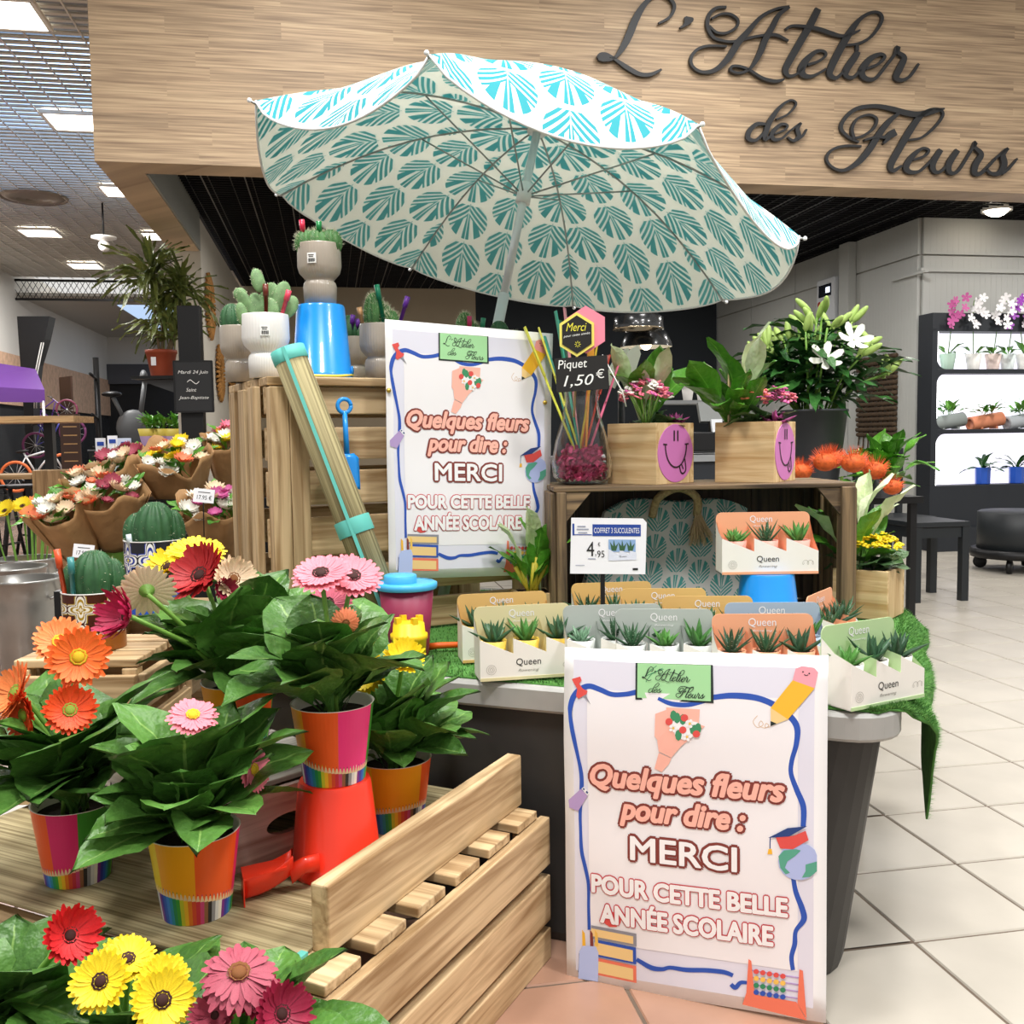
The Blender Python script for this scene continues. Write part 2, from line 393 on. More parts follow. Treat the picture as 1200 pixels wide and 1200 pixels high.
hb = S(MB().box((-2.2, 17.3, 3.72), (4.4, 7.5, .05)), 'ceiling_hall_back', M('hall_back_ceiling', '#c9c6bf', .8))
bx('blue_glow_panel', hb, (-1.6, 17.2, 3.69), (2.4, 5, .02), M('blue_glow_back', '#b9d3f4', .5, emit=1.0))  # bluish glowing panel on the underside of the far ceiling
# lattice grille between the two ceilings
gr = thing('lattice_grille', 'black diamond lattice grille under the far hall ceiling', 'grille', B(-2.2, 13.5, 3.62), BA)
BLM = M('black_metal', '#1c1c1d', .45, metal=.3)
bx('frame_rail', gr, (0, 0, 0), (4.2, .04, .04), BLM); bx('frame_rail', gr, (0, 0, .34), (4.2, .04, .04), BLM)
mb = MB()
for k in range(42):
    x = -2.1+k*.1
    for s in (-1, 1): mb.tube([(x, 0, 0), (x+s*.2, 0, .34)], .006, 4)
stuff(mb.build('lattice', BLM, gr))
# hall lamps: panel in a frame
LP = M('lamp_panel', '#fff6e6', .4, emit=9); LF = M('lamp_frame', '#e6e4df', .5)
lamps = [((90, 140), 'nearest the wood fascia corner'), ((3, 12), 'cut by the top left corner of the photo'), ((146, 222), 'tucked behind the fascia side'), ((47, 271), 'below the round vent'),
         ((100, 310), 'lowest of the far row'), ((189, 275), 'hard against the fascia side, above the dracaena')]
for (px, py), w_ in lamps:
    p = PZ(px, py, ZH)
    t = thing('ceiling_light', 'square white ceiling light '+w_, 'ceiling light', p, BA, 'hall ceiling lights')
    s = .5
    for a, b_, d in ((0, -s/2, (s, .03, .03)), (0, s/2, (s, .03, .03)), (-s/2, 0, (.03, s, .03)), (s/2, 0, (.03, s, .03))):
        bx('frame', t, (a, b_, -.02), d, LF)
    bx('diffuser', t, (0, 0, -.012), (s-.02, s-.02, .012), LP)
p = PZ(40, 231, ZH); t = thing('ceiling_vent', 'round grey-brown vent in the hall ceiling', 'vent', p, BA)
mb = MB(); mb.lathe([(.02, -.03), (.1, -.02), (.1, -.035), (.2, -.02), (.2, -.035), (.33, -.015), (.36, 0)], 28); mb.build('louvre', M('vent', '#8b8478', .5, metal=.4), t)
mb = MB(); mb.lathe([(.36, 0), (.38, -.02), (.39, 0)], 28); mb.build('rim', M('vent', '#8b8478'), t)
p = P(122, 288, 12.5); t = thing('ceiling_sensor', 'small white sensor dome hanging from the hall ceiling', 'sensor', p)
mb = MB(); mb.ell((0, 0, 0), (.07, .07, .075)); mb.build('dome', LF, t); mb = MB(); mb.lathe([(.02, .05), (.15, .09), (.15, .11), (.02, .12)], 20); mb.build('plate', LF, t)
mb = MB(); mb.tube([(0, 0, .1), (0, 0, 4.0-p.z)], .012); mb.build('rod', BLM, t)
# downlight in the shop ceiling
p = PZ(1168, 245, ZC); t = thing('downlight', 'lit round white downlight in the black ceiling', 'ceiling light', p)
mb = MB(); mb.ell((0, 0, -.01), (.09, .09, .05)); mb.build('bulb', M('spot_glow', '#fff2dc', .4, emit=14), t); mb = MB(); mb.lathe([(.09, 0), (.12, -.02), (.12, .03), (.09, .03)], 20); mb.build('bezel', LF, t)
# --- sign lettering on the fascia (traced centre lines: x, y, width)
SIGN = {
 'L': ((690, 0), [[(485,172,14),(560,130,20),(595,60,24),(570,5,22),(500,-28,20),(430,-5,28),(370,60,42),(320,150,52),(280,250,52),(240,330,45),(180,410,22),(110,432,20),(62,412,18),(75,388,18),(120,388,18),(180,425,20),(260,480,32),(350,528,30),(430,530,26),(505,495,14)], [(60,410,40),(100,412,62),(140,412,40)]]),
 'apostrophe': ((690, 0), [[(635,205,12),(672,180,26),(695,145,66),(700,128,50)]]),
 'A': ((800, 0), [[(300,58,18),(230,65,22),(180,110,26),(168,190,26),(210,270,22),(300,298,18),(380,296,18),(470,272,18),(560,256,18),(650,255,22),(735,295,14)],
                 [(178,190,16),(230,236,18),(300,240,18),(368,200,18),(380,150,18),(330,110,18),(260,108,16),(195,140,14)],
                 [(740,55,16),(640,75,18),(540,130,26),(450,230,38),(380,310,46),(310,420,44),(220,500,32),(130,515,22),(65,480,20),(50,420,22),(90,360,20),(170,332,18),(300,335,14)],
                 [(740,60,18),(670,110,30),(620,200,38),(570,290,42),(530,390,38),(465,490,20),(390,522,18),(330,505,18),(340,475,18),(400,478,18),(465,505,18),(550,558,22),(640,580,24),(705,565,12)]]),
 't': ((800, 0), [[(945,70,44),(890,180,48),(820,300,48),(740,440,46),(715,500,40),(735,540,26),(790,530,18),(840,480,15)], [(715,215,18),(760,190,18),(850,195,22),(940,212,30),(1040,245,30),(1110,262,22),(1180,245,14)]]),
 'e': ((900, 0), [[(270,462,18),(340,440,18),(395,400,18),(385,370,20),(330,370,26),(260,430,44),(225,500,50),(250,540,36),(310,540,22),(400,490,15)]]),
 'l': ((900, 0), [[(530,325,15),(630,312,18),(720,260,20),(788,160,22),(780,105,20),(720,95,20),(640,140,28),(570,230,45),(500,350,50),(440,470,48),(425,530,40),(470,555,25),(525,505,15)], [(520,272,20),(580,245,20),(638,220,10)]]),
 'i': ((900, 0), [[(625,370,34),(600,410,46),(540,500,46),(545,545,30),(590,550,24),(645,495,15)], [(605,345,40),(628,345,40)]]),
 'e2': ((900, 0), [[(680,490,18),(760,460,20),(810,410,22),(780,388,24),(710,420,40),(650,500,46),(670,555,36),(740,560,24),(820,470,20),(885,385,20)]]),
 'r': ((900, 0), [[(880,390,20),(903,340,34),(905,375,26),(948,412,36),(920,480,46),(890,550,40),(930,570,26),(990,540,20),(1050,455,16)]]),
 'd': ((860, 110), [[(215,218,18),(150,220,28),(100,270,34),(95,320,30),(150,330,22),(215,265,18)], [(290,185,12),(370,150,14),(428,80,14),(390,52,14),(320,95,22),(250,190,35),(215,280,35),(212,325,26),(265,295,14)]]),
 'e3': ((860, 110), [[(280,288,12),(350,258,14),(368,228,16),(320,222,22),(262,280,30),(272,325,26),(330,318,16),(385,265,12)]]),
 's': ((860, 110), [[(380,270,12),(460,212,16),(438,250,28),(448,305,30),(410,335,20),(370,310,12)], [(440,325,20),(475,300,16),(503,255,12)]]),
 'F': ((860, 110), [[(870,345,14),(800,312,20),(745,250,24),(770,180,24),(850,112,28),(980,92,28),(1100,112,36),(1200,140,40),(1290,150,40),(1390,128,38),(1470,110,10)],
                   [(1150,142,20),(1080,200,36),(1010,290,42),(940,400,44),(860,490,38),(760,543,22),(680,520,18),(642,460,18),(680,400,18),(770,372,18),(885,375,14)],
                   [(835,325,22),(820,250,20),(860,180,16),(940,155,16),(993,185,18),(970,250,18),(900,300,18),(840,318,16)], [(905,332,14),(990,310,18),(1050,312,24),(1095,290,52),(1125,275,48)], [(1040,358,12),(1075,315,34)]]),
 'l2': ((1000, 110), [[(375,330,14),(470,312,16),(560,240,18),(618,160,18),(600,118,18),(530,118,22),(460,165,36),(390,260,46),(320,380,46),(255,500,44),(270,545,30),(330,510,15)]]),
 'e4': ((1000, 110), [[(410,470,15),(490,442,18),(520,402,18),(470,390,20),(400,450,36),(360,520,42),(390,555,30),(460,545,20),(540,470,15)]]),
 'u': ((1000, 110), [[(605,398,36),(550,490,42),(560,550,30),(610,545,20),(690,460,15)], [(722,402,36),(660,500,42),(670,560,30),(730,540,20),(830,380,18)]]),
 'r2': ((1000, 110), [[(830,380,20),(848,348,30),(842,380,24),(888,430,36),(850,500,42),(842,560,38),(890,560,24),(985,462,18)]]),
 's2': ((1000, 110), [[(980,465,16),(1075,388,18),(1040,430,36),(1050,500,42),(1020,558,36),(960,565,24),(920,530,18)], [(1030,565,26),(1080,530,18),(1140,460,12)]])}
SIGNPX = [(k, [[(o[0]+x/6, o[1]+y/6, w_/6) for x, y, w_ in s] for s in ss]) for k, (o, ss) in SIGN.items()]
LET = M('letter_black', '#2b2c2e', .5)
for word, keys, lab in (('L\'Atelier', ['L', 'apostrophe', 'A', 't', 'e', 'l', 'i', 'e2', 'r'], 'large black script lettering reading L\'Atelier on the wood fascia'),
                        ('des', ['d', 'e3', 's'], 'small black script lettering reading des on the wood fascia'),
                        ('Fleurs', ['F', 'l2', 'e4', 'u', 'r2', 's2'], 'black script lettering reading Fleurs on the wood fascia')):
    n_ = -BV; o_ = B(0, 0, ZF)-BV*.012
    def onf(x, y, off): return PP(x, y, o_, n_)+n_*off*.9
    ref = onf(*dict(SIGNPX)[keys[0]][0][0][:2], 0)
    t = thing('sign_lettering', lab, 'sign', ref)
    for k in keys:
        mb = MB()
        for i, s in enumerate(dict(SIGNPX)[k]): add_ribbon(mb, s, lambda x, y, off: onf(x, y, off)-ref, 0, 6, .022+.002*i)
        mb.build('letter', LET, t)
# ================================================================ display podium, turf, crates, parasol
PD = math.atan2(-.374, .927); PN = V(.652, 1.624, 0); PBX = V(.927, -.374, 0); PAY = V(.374, .927, 0)
def PL(x, y, z=0): return PN + PBX*x + PAY*y + V(0, 0, z)
ZT = .517
def rrect(x0, y0, x1, y1, r, n=6):
    out = []
    for cx, cy, a in ((x1-r, y0+r, -PI/2), (x1-r, y1-r, 0), (x0+r, y1-r, PI/2), (x0+r, y0+r, PI)):
        out += [(cx+r*math.cos(a+PI/2*k/n), cy+r*math.sin(a+PI/2*k/n)) for k in range(n+1)]
    return out
def loft(mb, loops, mi=0, cap0=True, cap1=True, sm=False):
    n = len(loops[0]); vs = [p for l in loops for p in l]
    fs = [(i*n+k, i*n+(k+1) % n, (i+1)*n+(k+1) % n, (i+1)*n+k) for i in range(len(loops)-1) for k in range(n)]
    mb.add(vs, fs, mi, sm)
    if cap0: mb.add(loops[0], [tuple(reversed(range(n)))], mi)
    if cap1: mb.add(loops[-1], [tuple(range(n))], mi)
pod = thing('display_podium', 'dark grey tapered plastic podium with pale grey rim under the turf', 'podium', PN, PD)
mb = MB(); L_ = lambda x0, y0, x1, y1, r, z: [V(x, y, z) for x, y in rrect(x0, y0, x1, y1, r)]
loft(mb, [L_(-1.5, .03, -.1, 1.05, .12, 0), L_(-1.5, .022, -.095, 1.05, .12, .02), L_(-1.53, .02, -.03, 1.1, .09, ZT-.04)])
mb.build('body', M('podium_body', '#363432', .55, var=.08, scale=14, bump=.05), pod)
mb = MB(); loft(mb, [L_(-1.55, .006, -.004, 1.14, .085, ZT-.05), L_(-1.552, 0, 0, 1.142, .09, ZT-.044), L_(-1.552, 0, 0, 1.142, .09, ZT-.006), L_(-1.546, .006, -.006, 1.136, .085, ZT)])
mb.build('rim', M('podium_rim', '#a9a8a4', .5, var=.05, scale=20), pod)
# turf with a draped right side
def tsurf(s, y):                            # s: run across; 0..1 on top, 1..2 over the edge
    pts = [(0, .0), (.05, .0), (.12, .05), (.2, .13), (.255, .29), (.31, .21), (.42, .14), (.6, .11), (1.2, .09)]
    D = 0
    for (a, p), (b, q) in zip(pts, pts[1:]):
        if a <= y <= b: D = p+(q-p)*(y-a)/(b-a)
    x1 = -.012-.06*max(0, 1-y/.1)**2
    if s <= 1: return V(-1.35+(x1+1.35)*s, y, ZT+.004+.0015*math.sin(9*y+7*s))
    l = (s-1)*(D+.015); out = min(.065, .9*l) if y > .1 else min(.03, .9*l)
    return V(x1+out+.012*math.sin(y*13)*min(1, l*9), y, ZT+.004-max(0, l-.02)*.97)
GREEN = M('turf', '#4a7f36', .9, var=.25, scale=60)
turf = thing('turf_mat', 'bright green artificial turf draped over the podium top and right edge', 'artificial turf', PN, PD)
mb = MB(); NX = 34
mb.grid(lambda a, b: tsurf(a*1.0 if a <= .6 else 0, b) if 0 else tsurf(2*a, .02+1.06*b), NX, 44)
base = mb.build('backing', GREEN, turf); sd = base.modifiers.new('s', 'SOLIDIFY'); sd.thickness = .004; sd.offset = -1
mb = MB(); rg = random.Random(3)
for k in range(30000):
    near = rg.random(); y = .02+1.06*(near**1.6); s = rg.random()*1.15+.85 if rg.random() < .45 else rg.random()
    p = tsurf(s, y); q = tsurf(min(2, s+.02), y); e = (q-p); nrm = V(-e.z, 0, e.x).normalized() if e.length > 1e-6 else V(0, 0, 1)
    if nrm.z < -.2: nrm = -nrm
    a = rg.random()*6.28; h = .004+.005*rg.random(); t = V(math.cos(a), math.sin(a), 0)*.0012; l = V(rg.uniform(-.5, .5), rg.uniform(-.5, .5), rg.uniform(-.3, .3))*h
    mb.add([p-t, p+t, p+nrm*h+l], [(0, 1, 2)], rg.randrange(3))
stuff(mb.build('pile', [GREEN, M('turf_light', '#6b9c4b', .85), M('turf_dark', '#3a6b2b', .9)], turf))

# --- tall pine crate at the back
CA = math.radians(27); CO = V(-.552, 2.25, ZT+.009)
crA = thing('slatted_crate', 'tall pale pine slatted crate holding the rear poster and cactus pots', 'crate', CO, CA)
CX = V(math.cos(CA), math.sin(CA), 0); CY = V(-math.sin(CA), math.cos(CA), 0)
HA = .622
for i, (y, w_) in enumerate(((.105, .062), (.215, .066), (.325, .066))): plank('side_slat', crA, (-.009, y, (HA-.02)/2-.002*i), (.018, w_, HA-.02))
plank('corner_post', crA, (.022, .008, HA/2-.012), (.042, .045, HA-.024)); plank('corner_post', crA, (.066, .008, HA/2-.014), (.044, .045, HA-.028))
plank('corner_post', crA, (.665, .008, HA/2-.012), (.07, .04, HA-.024))
plank('corner_post', crA, (.03, .395, HA/2-.012), (.06, .045, HA-.024)); plank('corner_post', crA, (.665, .395, HA/2-.012), (.07, .045, HA-.024))
for z0, z1 in ((.536, .600), (.428, .505), (.322, .402), (.2, .292), (.1, .17), (.0, .075)):
    plank('front_board', crA, (.35, .041, (z0+z1)/2), (.70, .02, z1-z0))
    plank('back_board', crA, (.35, .425, (z0+z1)/2), (.69, .018, z1-z0))
for y in (.05, .145, .24, .335, .415): plank('top_board', crA, (.35, y, HA-.01), (.70, .084 if y < .4 else .06, .02))
def crl(x, y, z): return CO + CX*x + CY*y + V(0, 0, z)
ZA = CO.z+HA
# --- dark vintage crate on its side
KA = math.radians(4); KO = V(.103, 2.38, ZT+.009); KX = V(math.cos(KA), math.sin(KA), 0); KY = V(-math.sin(KA), math.cos(KA), 0)
def krl(x, y, z): return KO + KX*x + KY*y + V(0, 0, z)
crB = thing('vintage_crate', 'weathered dark brown wooden crate on its side sheltering the succulents', 'crate', KO, KA)
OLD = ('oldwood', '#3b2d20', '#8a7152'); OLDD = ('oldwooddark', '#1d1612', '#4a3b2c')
WB, HB, DB = .755, .352, .30
for i, y in enumerate((.05, .15, .25)):
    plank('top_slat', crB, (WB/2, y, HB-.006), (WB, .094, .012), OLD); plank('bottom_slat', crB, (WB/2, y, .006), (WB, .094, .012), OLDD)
for i, y in enumerate((.04, .105, .17, .25)): plank('side_slat', crB, (-.001, y, HB/2), (.013, .058, HB-.03), OLD); plank('side_slat', crB, (WB+.001, y, HB/2), (.013, .058, HB-.03), OLD)
plank('post', crB, (.018, .012, HB/2), (.024, .034, HB-.024), OLD); plank('post', crB, (WB-.02, .012, HB/2), (.036, .036, HB-.02), OLD)
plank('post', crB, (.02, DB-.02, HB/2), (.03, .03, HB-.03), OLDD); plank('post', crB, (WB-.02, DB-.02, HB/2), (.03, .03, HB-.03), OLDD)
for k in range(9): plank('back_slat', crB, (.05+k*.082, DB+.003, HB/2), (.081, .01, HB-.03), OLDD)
for x, s in ((.045, 1), (WB-.05, -1)):
    mb = MB(); mb.add([(0, -.006, 0), (.06*s, -.006, 0), (0, -.006, -.07), (0, .006, 0), (.06*s, .006, 0), (0, .006, -.07)], [(0, 1, 2), (5, 4, 3), (0, 2, 5, 3), (2, 1, 4, 5), (1, 0, 3, 4)])
    mb.build('corner_bracket', wood(*OLD), crB, (x-.014*s, .012, HB-.013))
ZB = KO.z+HB
# --- parasol
UC = V(.03768, 2.9534, 1.661); UN = V(.20674, .16251, .96481); UR = .8; UH = .27; UP = 3.63053
ue1 = V(0, 1, 0).cross(UN).normalized(); ue2 = UN.cross(ue1)
foot = UC - UN*((UC.z-(ZT+.02))/UN.z)
umb = thing('parasol', 'open beach parasol with turquoise palm leaf print tilted over the display', 'parasol', foot)
def up(a, r, h): return UC + (ue1*math.cos(a)+ue2*math.sin(a))*r + UN*h - foot
UE = 2.1
def canopy(k, q, t):
    a = UP-(k+q)*PI/4; m = math.sin(PI*q); m2 = m**.7
    dirv = ue1*math.cos(a)+ue2*math.sin(a); near = max(0, min(1, .5-1.1*dirv.y))
    r = UR*t*(1-.05*m*t)
    h = UH*(1-t**UE) + (.01+.03*near)*m*t
    p = up(a, r, h); e = max(0, (t-.6)/.4)
    d = (.035+.12*near)*m2*e**1.6
    return p - V(0, 0, 1)*d
OUT = leafprint('parasol_print', '#eef0ea', '#1f7f92', '#27a3b0', .75, .4); INN = leafprint('parasol_lining', '#eceee6', '#5aa9a9', '#80c4bf', .85, .5)
HEM = M('hem_white', '#eceff0', .8)
CELL = .142
for k in range(8):
    mb = MB()
    uvf = lambda a, b: ((a-.5)*2*math.sin(PI/8)*UR*b/CELL+3.5, UR*b/CELL/1.12)
    mb.grid(lambda a, b: canopy(k, a, .03+.97*b), 18, 22, 0, True, uvf=uvf)
    mb.grid(lambda a, b: canopy(k, a, .03+.97*b)-UN*.003, 18, 22, 1, True, flip=True, uvf=uvf)
    if k == 0: pass
    mb.tube([canopy(k, i/18, 1.0)-UN*.0015 for i in range(19)], .0035, 5, 2)
    mb.build('canopy_panel', [OUT, INN, HEM], umb)
ALU = M('parasol_rib', '#a5a8a6', .4, metal=.6); POLE = M('parasol_pole', '#d9dde0', .35, metal=.3)
for k in range(8):
    a = UP-k*PI/4
    mb = MB(); mb.tube([up(a, UR*t, UH*(1-t**UE)-.008) for t in [i/10 for i in range(11)]]+[up(a, UR*1.02, -.006)], .0032, 5); r_ = mb.build('rib', ALU, umb)
    mb = MB(); mb.tube([up(a, .02, .06), up(a, UR*.45, UH*(1-.45**UE)-.012)], .0026, 5); mb.build('strut', ALU, umb)
    mb = MB(); mb.ell(up(a, UR*1.02, -.006), (.006, .006, .006), 8, 6); mb.build('tip', HEM, umb)
top = UC-foot+UN*UH
mb = MB(); mb.tube([V(0, 0, 0), UC-foot-UN*.25], .0165, 12); mb.build('lower_pole', POLE, umb)
mb = MB(); mb.tube([UC-foot-UN*.28, top+UN*.03], .0125, 12); mb.build('upper_pole', POLE, umb)
mb = MB(); mb.tube([UC-foot+UN*.03, UC-foot+UN*.09], .022, 12); mb.build('slider', HEM, umb)
mb = MB(); mb.tube([top-UN*.02, top+UN*.03], [.03, .02], 12); mb.build('crown', HEM, umb)
# --- posters
INK = {k: M('print_'+k, h, .6) for k, h in dict(blue='#2c55b4', white='#f6f4f4', peach='#fbbaa8', brown='#843a33', red='#e0524c', rose='#c9434a', green='#a5dba0', dark='#1e2a28', lav='#e3e2ef', pale='#f3f0f2',
    yellow='#f4bb35', cream='#f3d08e', pink='#f4a3b0', mauve='#b59bcc', navy='#27427f', globe='#b3c0ec', sea='#58a78d', orange='#ee7a5e', jar='#b9c8f3', leaf='#3f8f63', gold='#f1c35b', dgreen='#2f8a5d', steel='#8f8f98', line='#d6b89a').items()}
IK = list(INK); IM = [INK[k] for k in IK]; ix = {k: i for i, k in enumerate(IK)}
def ab(x, y):
    a = (x-95)/787; return a, (y-(48+35*a))/(1027+90*a)
def poster(label, tl, tr, bl, br, n, curl=.0):
    t = thing('poster', label, 'poster', tl, 0, 'thank-you posters')
    def pos(a, b, off=0):
        c = curl*(max(0, .35-a)*1.0+max(0, .25-b)*.9)*max(0, 1-b*.9) if curl else 0
        wv = .0025*math.sin(9*b+3*a)*(1-abs(2*b-1))
        return ((tl*(1-a)+tr*a)*(1-b)+(bl*(1-a)+br*a)*b)-tl + n*(off+wv-c)
    mb = MB(); mb.grid(lambda a, b: pos(a, b), 10, 14, 0, flip=True)
    sh = mb.build('sheet', INK['white'], t); so = sh.modifiers.new('s', 'SOLIDIFY'); so.thickness = .0008; so.offset = -1
    f = lambda x, y, off: pos(*ab(x, y), .001+off)
    fr = lambda a, b, off: pos(a, b, .001+off)
    mb = MB(); mb.grid(lambda a, b: pos(.04+.915*a, .035+.93*b, .0006), 10, 14, ix['lav'], flip=True)
    mb.grid(lambda a, b: pos(.1+.8*a+(.03*math.sin(9*b) if 0 < a < 1 else 0), .12+.75*b, .00125), 10, 14, ix['pale'], flip=True)
    mb.build('tint', IM, t)
    mb = MB()
    for s in ([(335,185,16),(300,192,15),(255,193,15),(215,178,16),(180,168,17),(150,178,18),(128,200,18),(118,230,17),(117,255,12),(122,290,14),(130,330,14),(143,390,11),(152,440,13),(152,490,14),(146,560,11),(147,620,10),(150,680,12),(162,730,12),(172,780,11),(172,850,10),(173,920,11)],
              [(560,205,16),(610,200,18),(660,203,19),(700,212,18),(740,232,18),(780,265,18),(800,300,17),(798,350,14),(786,400,13),(784,440,13),(800,490,15),(818,540,16),(818,600,14)],
              [(790,750,12),(798,800,14),(815,850,16),(820,885,16),(798,920,12),(795,960,14),(786,1000,13),(790,1040,12)],
              [(325,1010,12),(370,1035,15),(405,1040,13),(430,1035,12),(480,1042,14),(540,1043,14),(590,1048,14),(618,1058,12)], [(612,1085,12),(625,1095,14),(640,1080,12),(660,1080,10)], [(400,205,10),(440,222,14),(490,226,14),(540,216,10)]):
        add_ribbon(mb, s, f, ix['blue'], 5, 0)
    mb.v = [v+n*.0004 for v in mb.v]; mb.build('frame_line', IM, t)
    # logo card
    mb = MB(); add_poly(mb, [(330,95),(562,105),(565,222),(330,208)], f, ix['dark'], .0012); add_poly(mb, [(336,96),(556,106),(557,216),(336,202)], f, ix['green'], .0015)
    for s in ([(345,160,2),(365,130,2),(395,105,2)], [(350,180,2),(380,130,2),(440,110,2)], [(352,140,2),(400,120,2),(420,108,2)]): add_ribbon(mb, s, f, ix['leaf'], 3, 0)
    def lg(x, y, off):
        u_ = (x-697)/493; v_ = (y+6)/214
        return f(350+u_*190, 106+v_*96+u_*6, .0019)
    for k, ss in SIGNPX:
        sc = 1.25 if k in ('d', 'e3', 's') else 1
        for s in ss: add_ribbon(mb, [(x if sc == 1 else 900+(x-900)*1.5-110, y if sc == 1 else 150+(y-150)*1.4, max(q, 4.5)) for x, y, q in s], lg, ix['dark'], 4, 0)
    mb.build('logo_card', IM, t)
    # bouquet
    mb = MB(); o = .0014
    add_poly(mb, [(392,252),(425,240),(428,300),(400,335),(390,320)], f, ix['peach'], o); add_poly(mb, [(425,232),(525,240),(522,285),(540,292),(470,352),(440,388),(402,368),(398,335),(428,300)], f, ix['peach'], o+.0002)
    add_poly(mb, [(402,372),(440,390),(432,408),(410,432),(388,422)], f, ix['peach'], o); add_poly(mb, [(428,270),(450,262),(520,280),(528,312),(480,335),(455,322)], f, ix['white'], o+.0004)
    for x, y in ((447,258),(458,265),(505,300),(520,298),(462,318),(475,270)): add_poly(mb, circ(x, y, 10, 8, 17), f, ix['leaf'], o+.0006)
    for x, y in ((434,276),(480,265),(475,302),(515,315)): add_poly(mb, circ(x, y, 11), f, ix['red'], o+.0009)
    for x, y in ((447,296),(496,283),(488,323)):
        for q in range(5): add_poly(mb, circ(x+9*math.cos(q*1.257), y+9*math.sin(q*1.257), 5, 8), f, ix['white'], o+.0011)
        add_poly(mb, circ(x, y, 4, 8), f, ix['gold'], o+.0013)
    add_ribbon(mb, [(402,368,6),(420,380,6),(442,388,6)], f, ix['mauve'], 4, 0); add_ribbon(mb, [(418,382,3),(405,392,3),(402,402,3)], f, ix['mauve'], 4, 0); add_ribbon(mb, [(418,382,3),(424,395,3),(422,408,3)], f, ix['mauve'], 4, 0)
    mb.build('bouquet_print', IM, t)
    # pin, pencil, key, globe
    mb = MB(); add_poly(mb, [(122,146),(150,138),(155,150),(147,160),(160,176),(175,182),(172,192),(145,206),(137,198),(141,176),(130,160)], f, ix['red'], o); add_poly(mb, [(160,197),(168,193),(186,224)], f, ix['steel'], o); mb.build('pin_print', IM, t)
    mb = MB(); add_poly(mb, [(787,155),(847,180),(775,274),(727,238)], f, ix['yellow'], o); add_poly(mb, [(787,155),(795,120),(812,112),(845,118),(856,132),(847,180)], f, ix['pink'], o)
    add_poly(mb, [(727,238),(775,274),(728,293)], f, ix['cream'], o); add_poly(mb, [(727,278),(744,286),(727,294)], f, ix['dark'], o+.0003)
    for q in (.33, .66): add_ribbon(mb, [(787+60*q, 160+24*q, 2), (727+48*q, 240+34*q, 2)], f, ix['line'], 3, .0004)
    add_ribbon(mb, [(784,158,3),(815,168,3),(846,182,3)], f, ix['white'], 3, .0005)
    for x in (815, 832): add_poly(mb, circ(x, 130+(x-815)*.3, 2.4, 8), f, ix['dark'], o+.0004)
    add_ribbon(mb, [(818,138,2),(824,141,2),(829,139,2)], f, ix['dark'], 3, .0018)
    add_ribbon(mb, [(690,262,2),(678,280,2),(690,298,2),(706,290,2),(700,278,2),(694,292,2),(712,300,2),(722,292,2),(714,286,2),(712,298,2),(727,296,2)], f, ix['line'], 4, .0004); mb.build('pencil_print', IM, t)
    mb = MB(); add_poly(mb, [(108,522),(150,487),(172,508),(140,556),(110,545)], f, ix['mauve'], o); add_poly(mb, [(152,486),(160,480),(178,500),(172,508)], f, ix['white'], o); add_poly(mb, [(156,486),(160,483),(164,488),(160,491)], f, ix['navy'], o+.0003); add_poly(mb, [(166,496),(170,492),(175,498),(171,502)], f, ix['navy'], o+.0003); mb.build('key_print', IM, t)
    mb = MB(); g = [(min(x, 856), y) for x, y in circ(806, 706, 57)]; add_poly(mb, g, f, ix['globe'], o)
    add_poly(mb, [(750,690),(765,672),(800,668),(812,672),(795,690),(775,705),(768,725),(782,740),(770,745),(755,725)], f, ix['sea'], o+.0003); add_poly(mb, [(825,715),(856,705),(856,735),(838,752),(815,755),(825,735)], f, ix['sea'], o+.0003)
    add_poly(mb, [(742,632),(790,628),(825,612),(833,640),(790,668),(755,666)], f, ix['red'], o+.0005); add_poly(mb, [(721,634),(775,604),(829,598),(780,629)], f, ix['navy'], o+.0008); add_ribbon(mb, [(727,632,3),(726,650,3),(726,668,3)], f, ix['navy'], 3, .0004); add_poly(mb, [(722,668),(731,668),(733,684),(719,684)], f, ix['yellow'], o)
    mb.build('globe_print', IM, t)
    # books, jar, apple
    mb = MB(); add_poly(mb, [(217,870),(248,862),(280,876),(276,898),(262,910),(240,910),(225,900)], f, ix['red'], o)
    for y0, c1, x0, x1 in ((905, 'steel', 180, 326), (948, 'blue', 190, 324), (1005, 'orange', 195, 324)):
        h1 = 40 if y0 < 940 else 52
        add_poly(mb, [(x0, y0), (x1, y0+25), (x1, y0+25+h1), (x0, y0+h1)], f, ix[c1], o); add_poly(mb, [(x0, y0+9), (x1-10, y0+33), (x1-10, y0+17+h1), (x0, y0+h1-7)], f, ix['cream'], o+.0003)
    mb.build('books_print', IM, t)
    mb = MB(); add_poly(mb, [(140,985),(152,968),(195,970),(203,990),(200,1078),(135,1068)], f, ix['jar'], o+.0005)
    for x, c1 in ((150, 'yellow'), (176, 'brown'), (192, 'gold')): add_poly(mb, [(x, 918), (x+9, 930), (x+11, 970), (x, 970)], f, ix[c1], o+.0004)
    add_ribbon(mb, [(140,992,4),(139,1020,4),(136,1050,4)], f, ix['navy'], 3, .0012); mb.build('jar_print', IM, t)
    mb = MB(); add_poly(mb, [(657,1110),(800,1135),(829,1190),(646,1145)], f, ix['orange'], o+.0004); add_poly(mb, [(664,1006),(672,1012),(682,1120),(657,1115)], f, ix['orange'], o+.0005); add_poly(mb, [(808,1036),(818,1040),(829,1185),(803,1140)], f, ix['orange'], o+.0005)
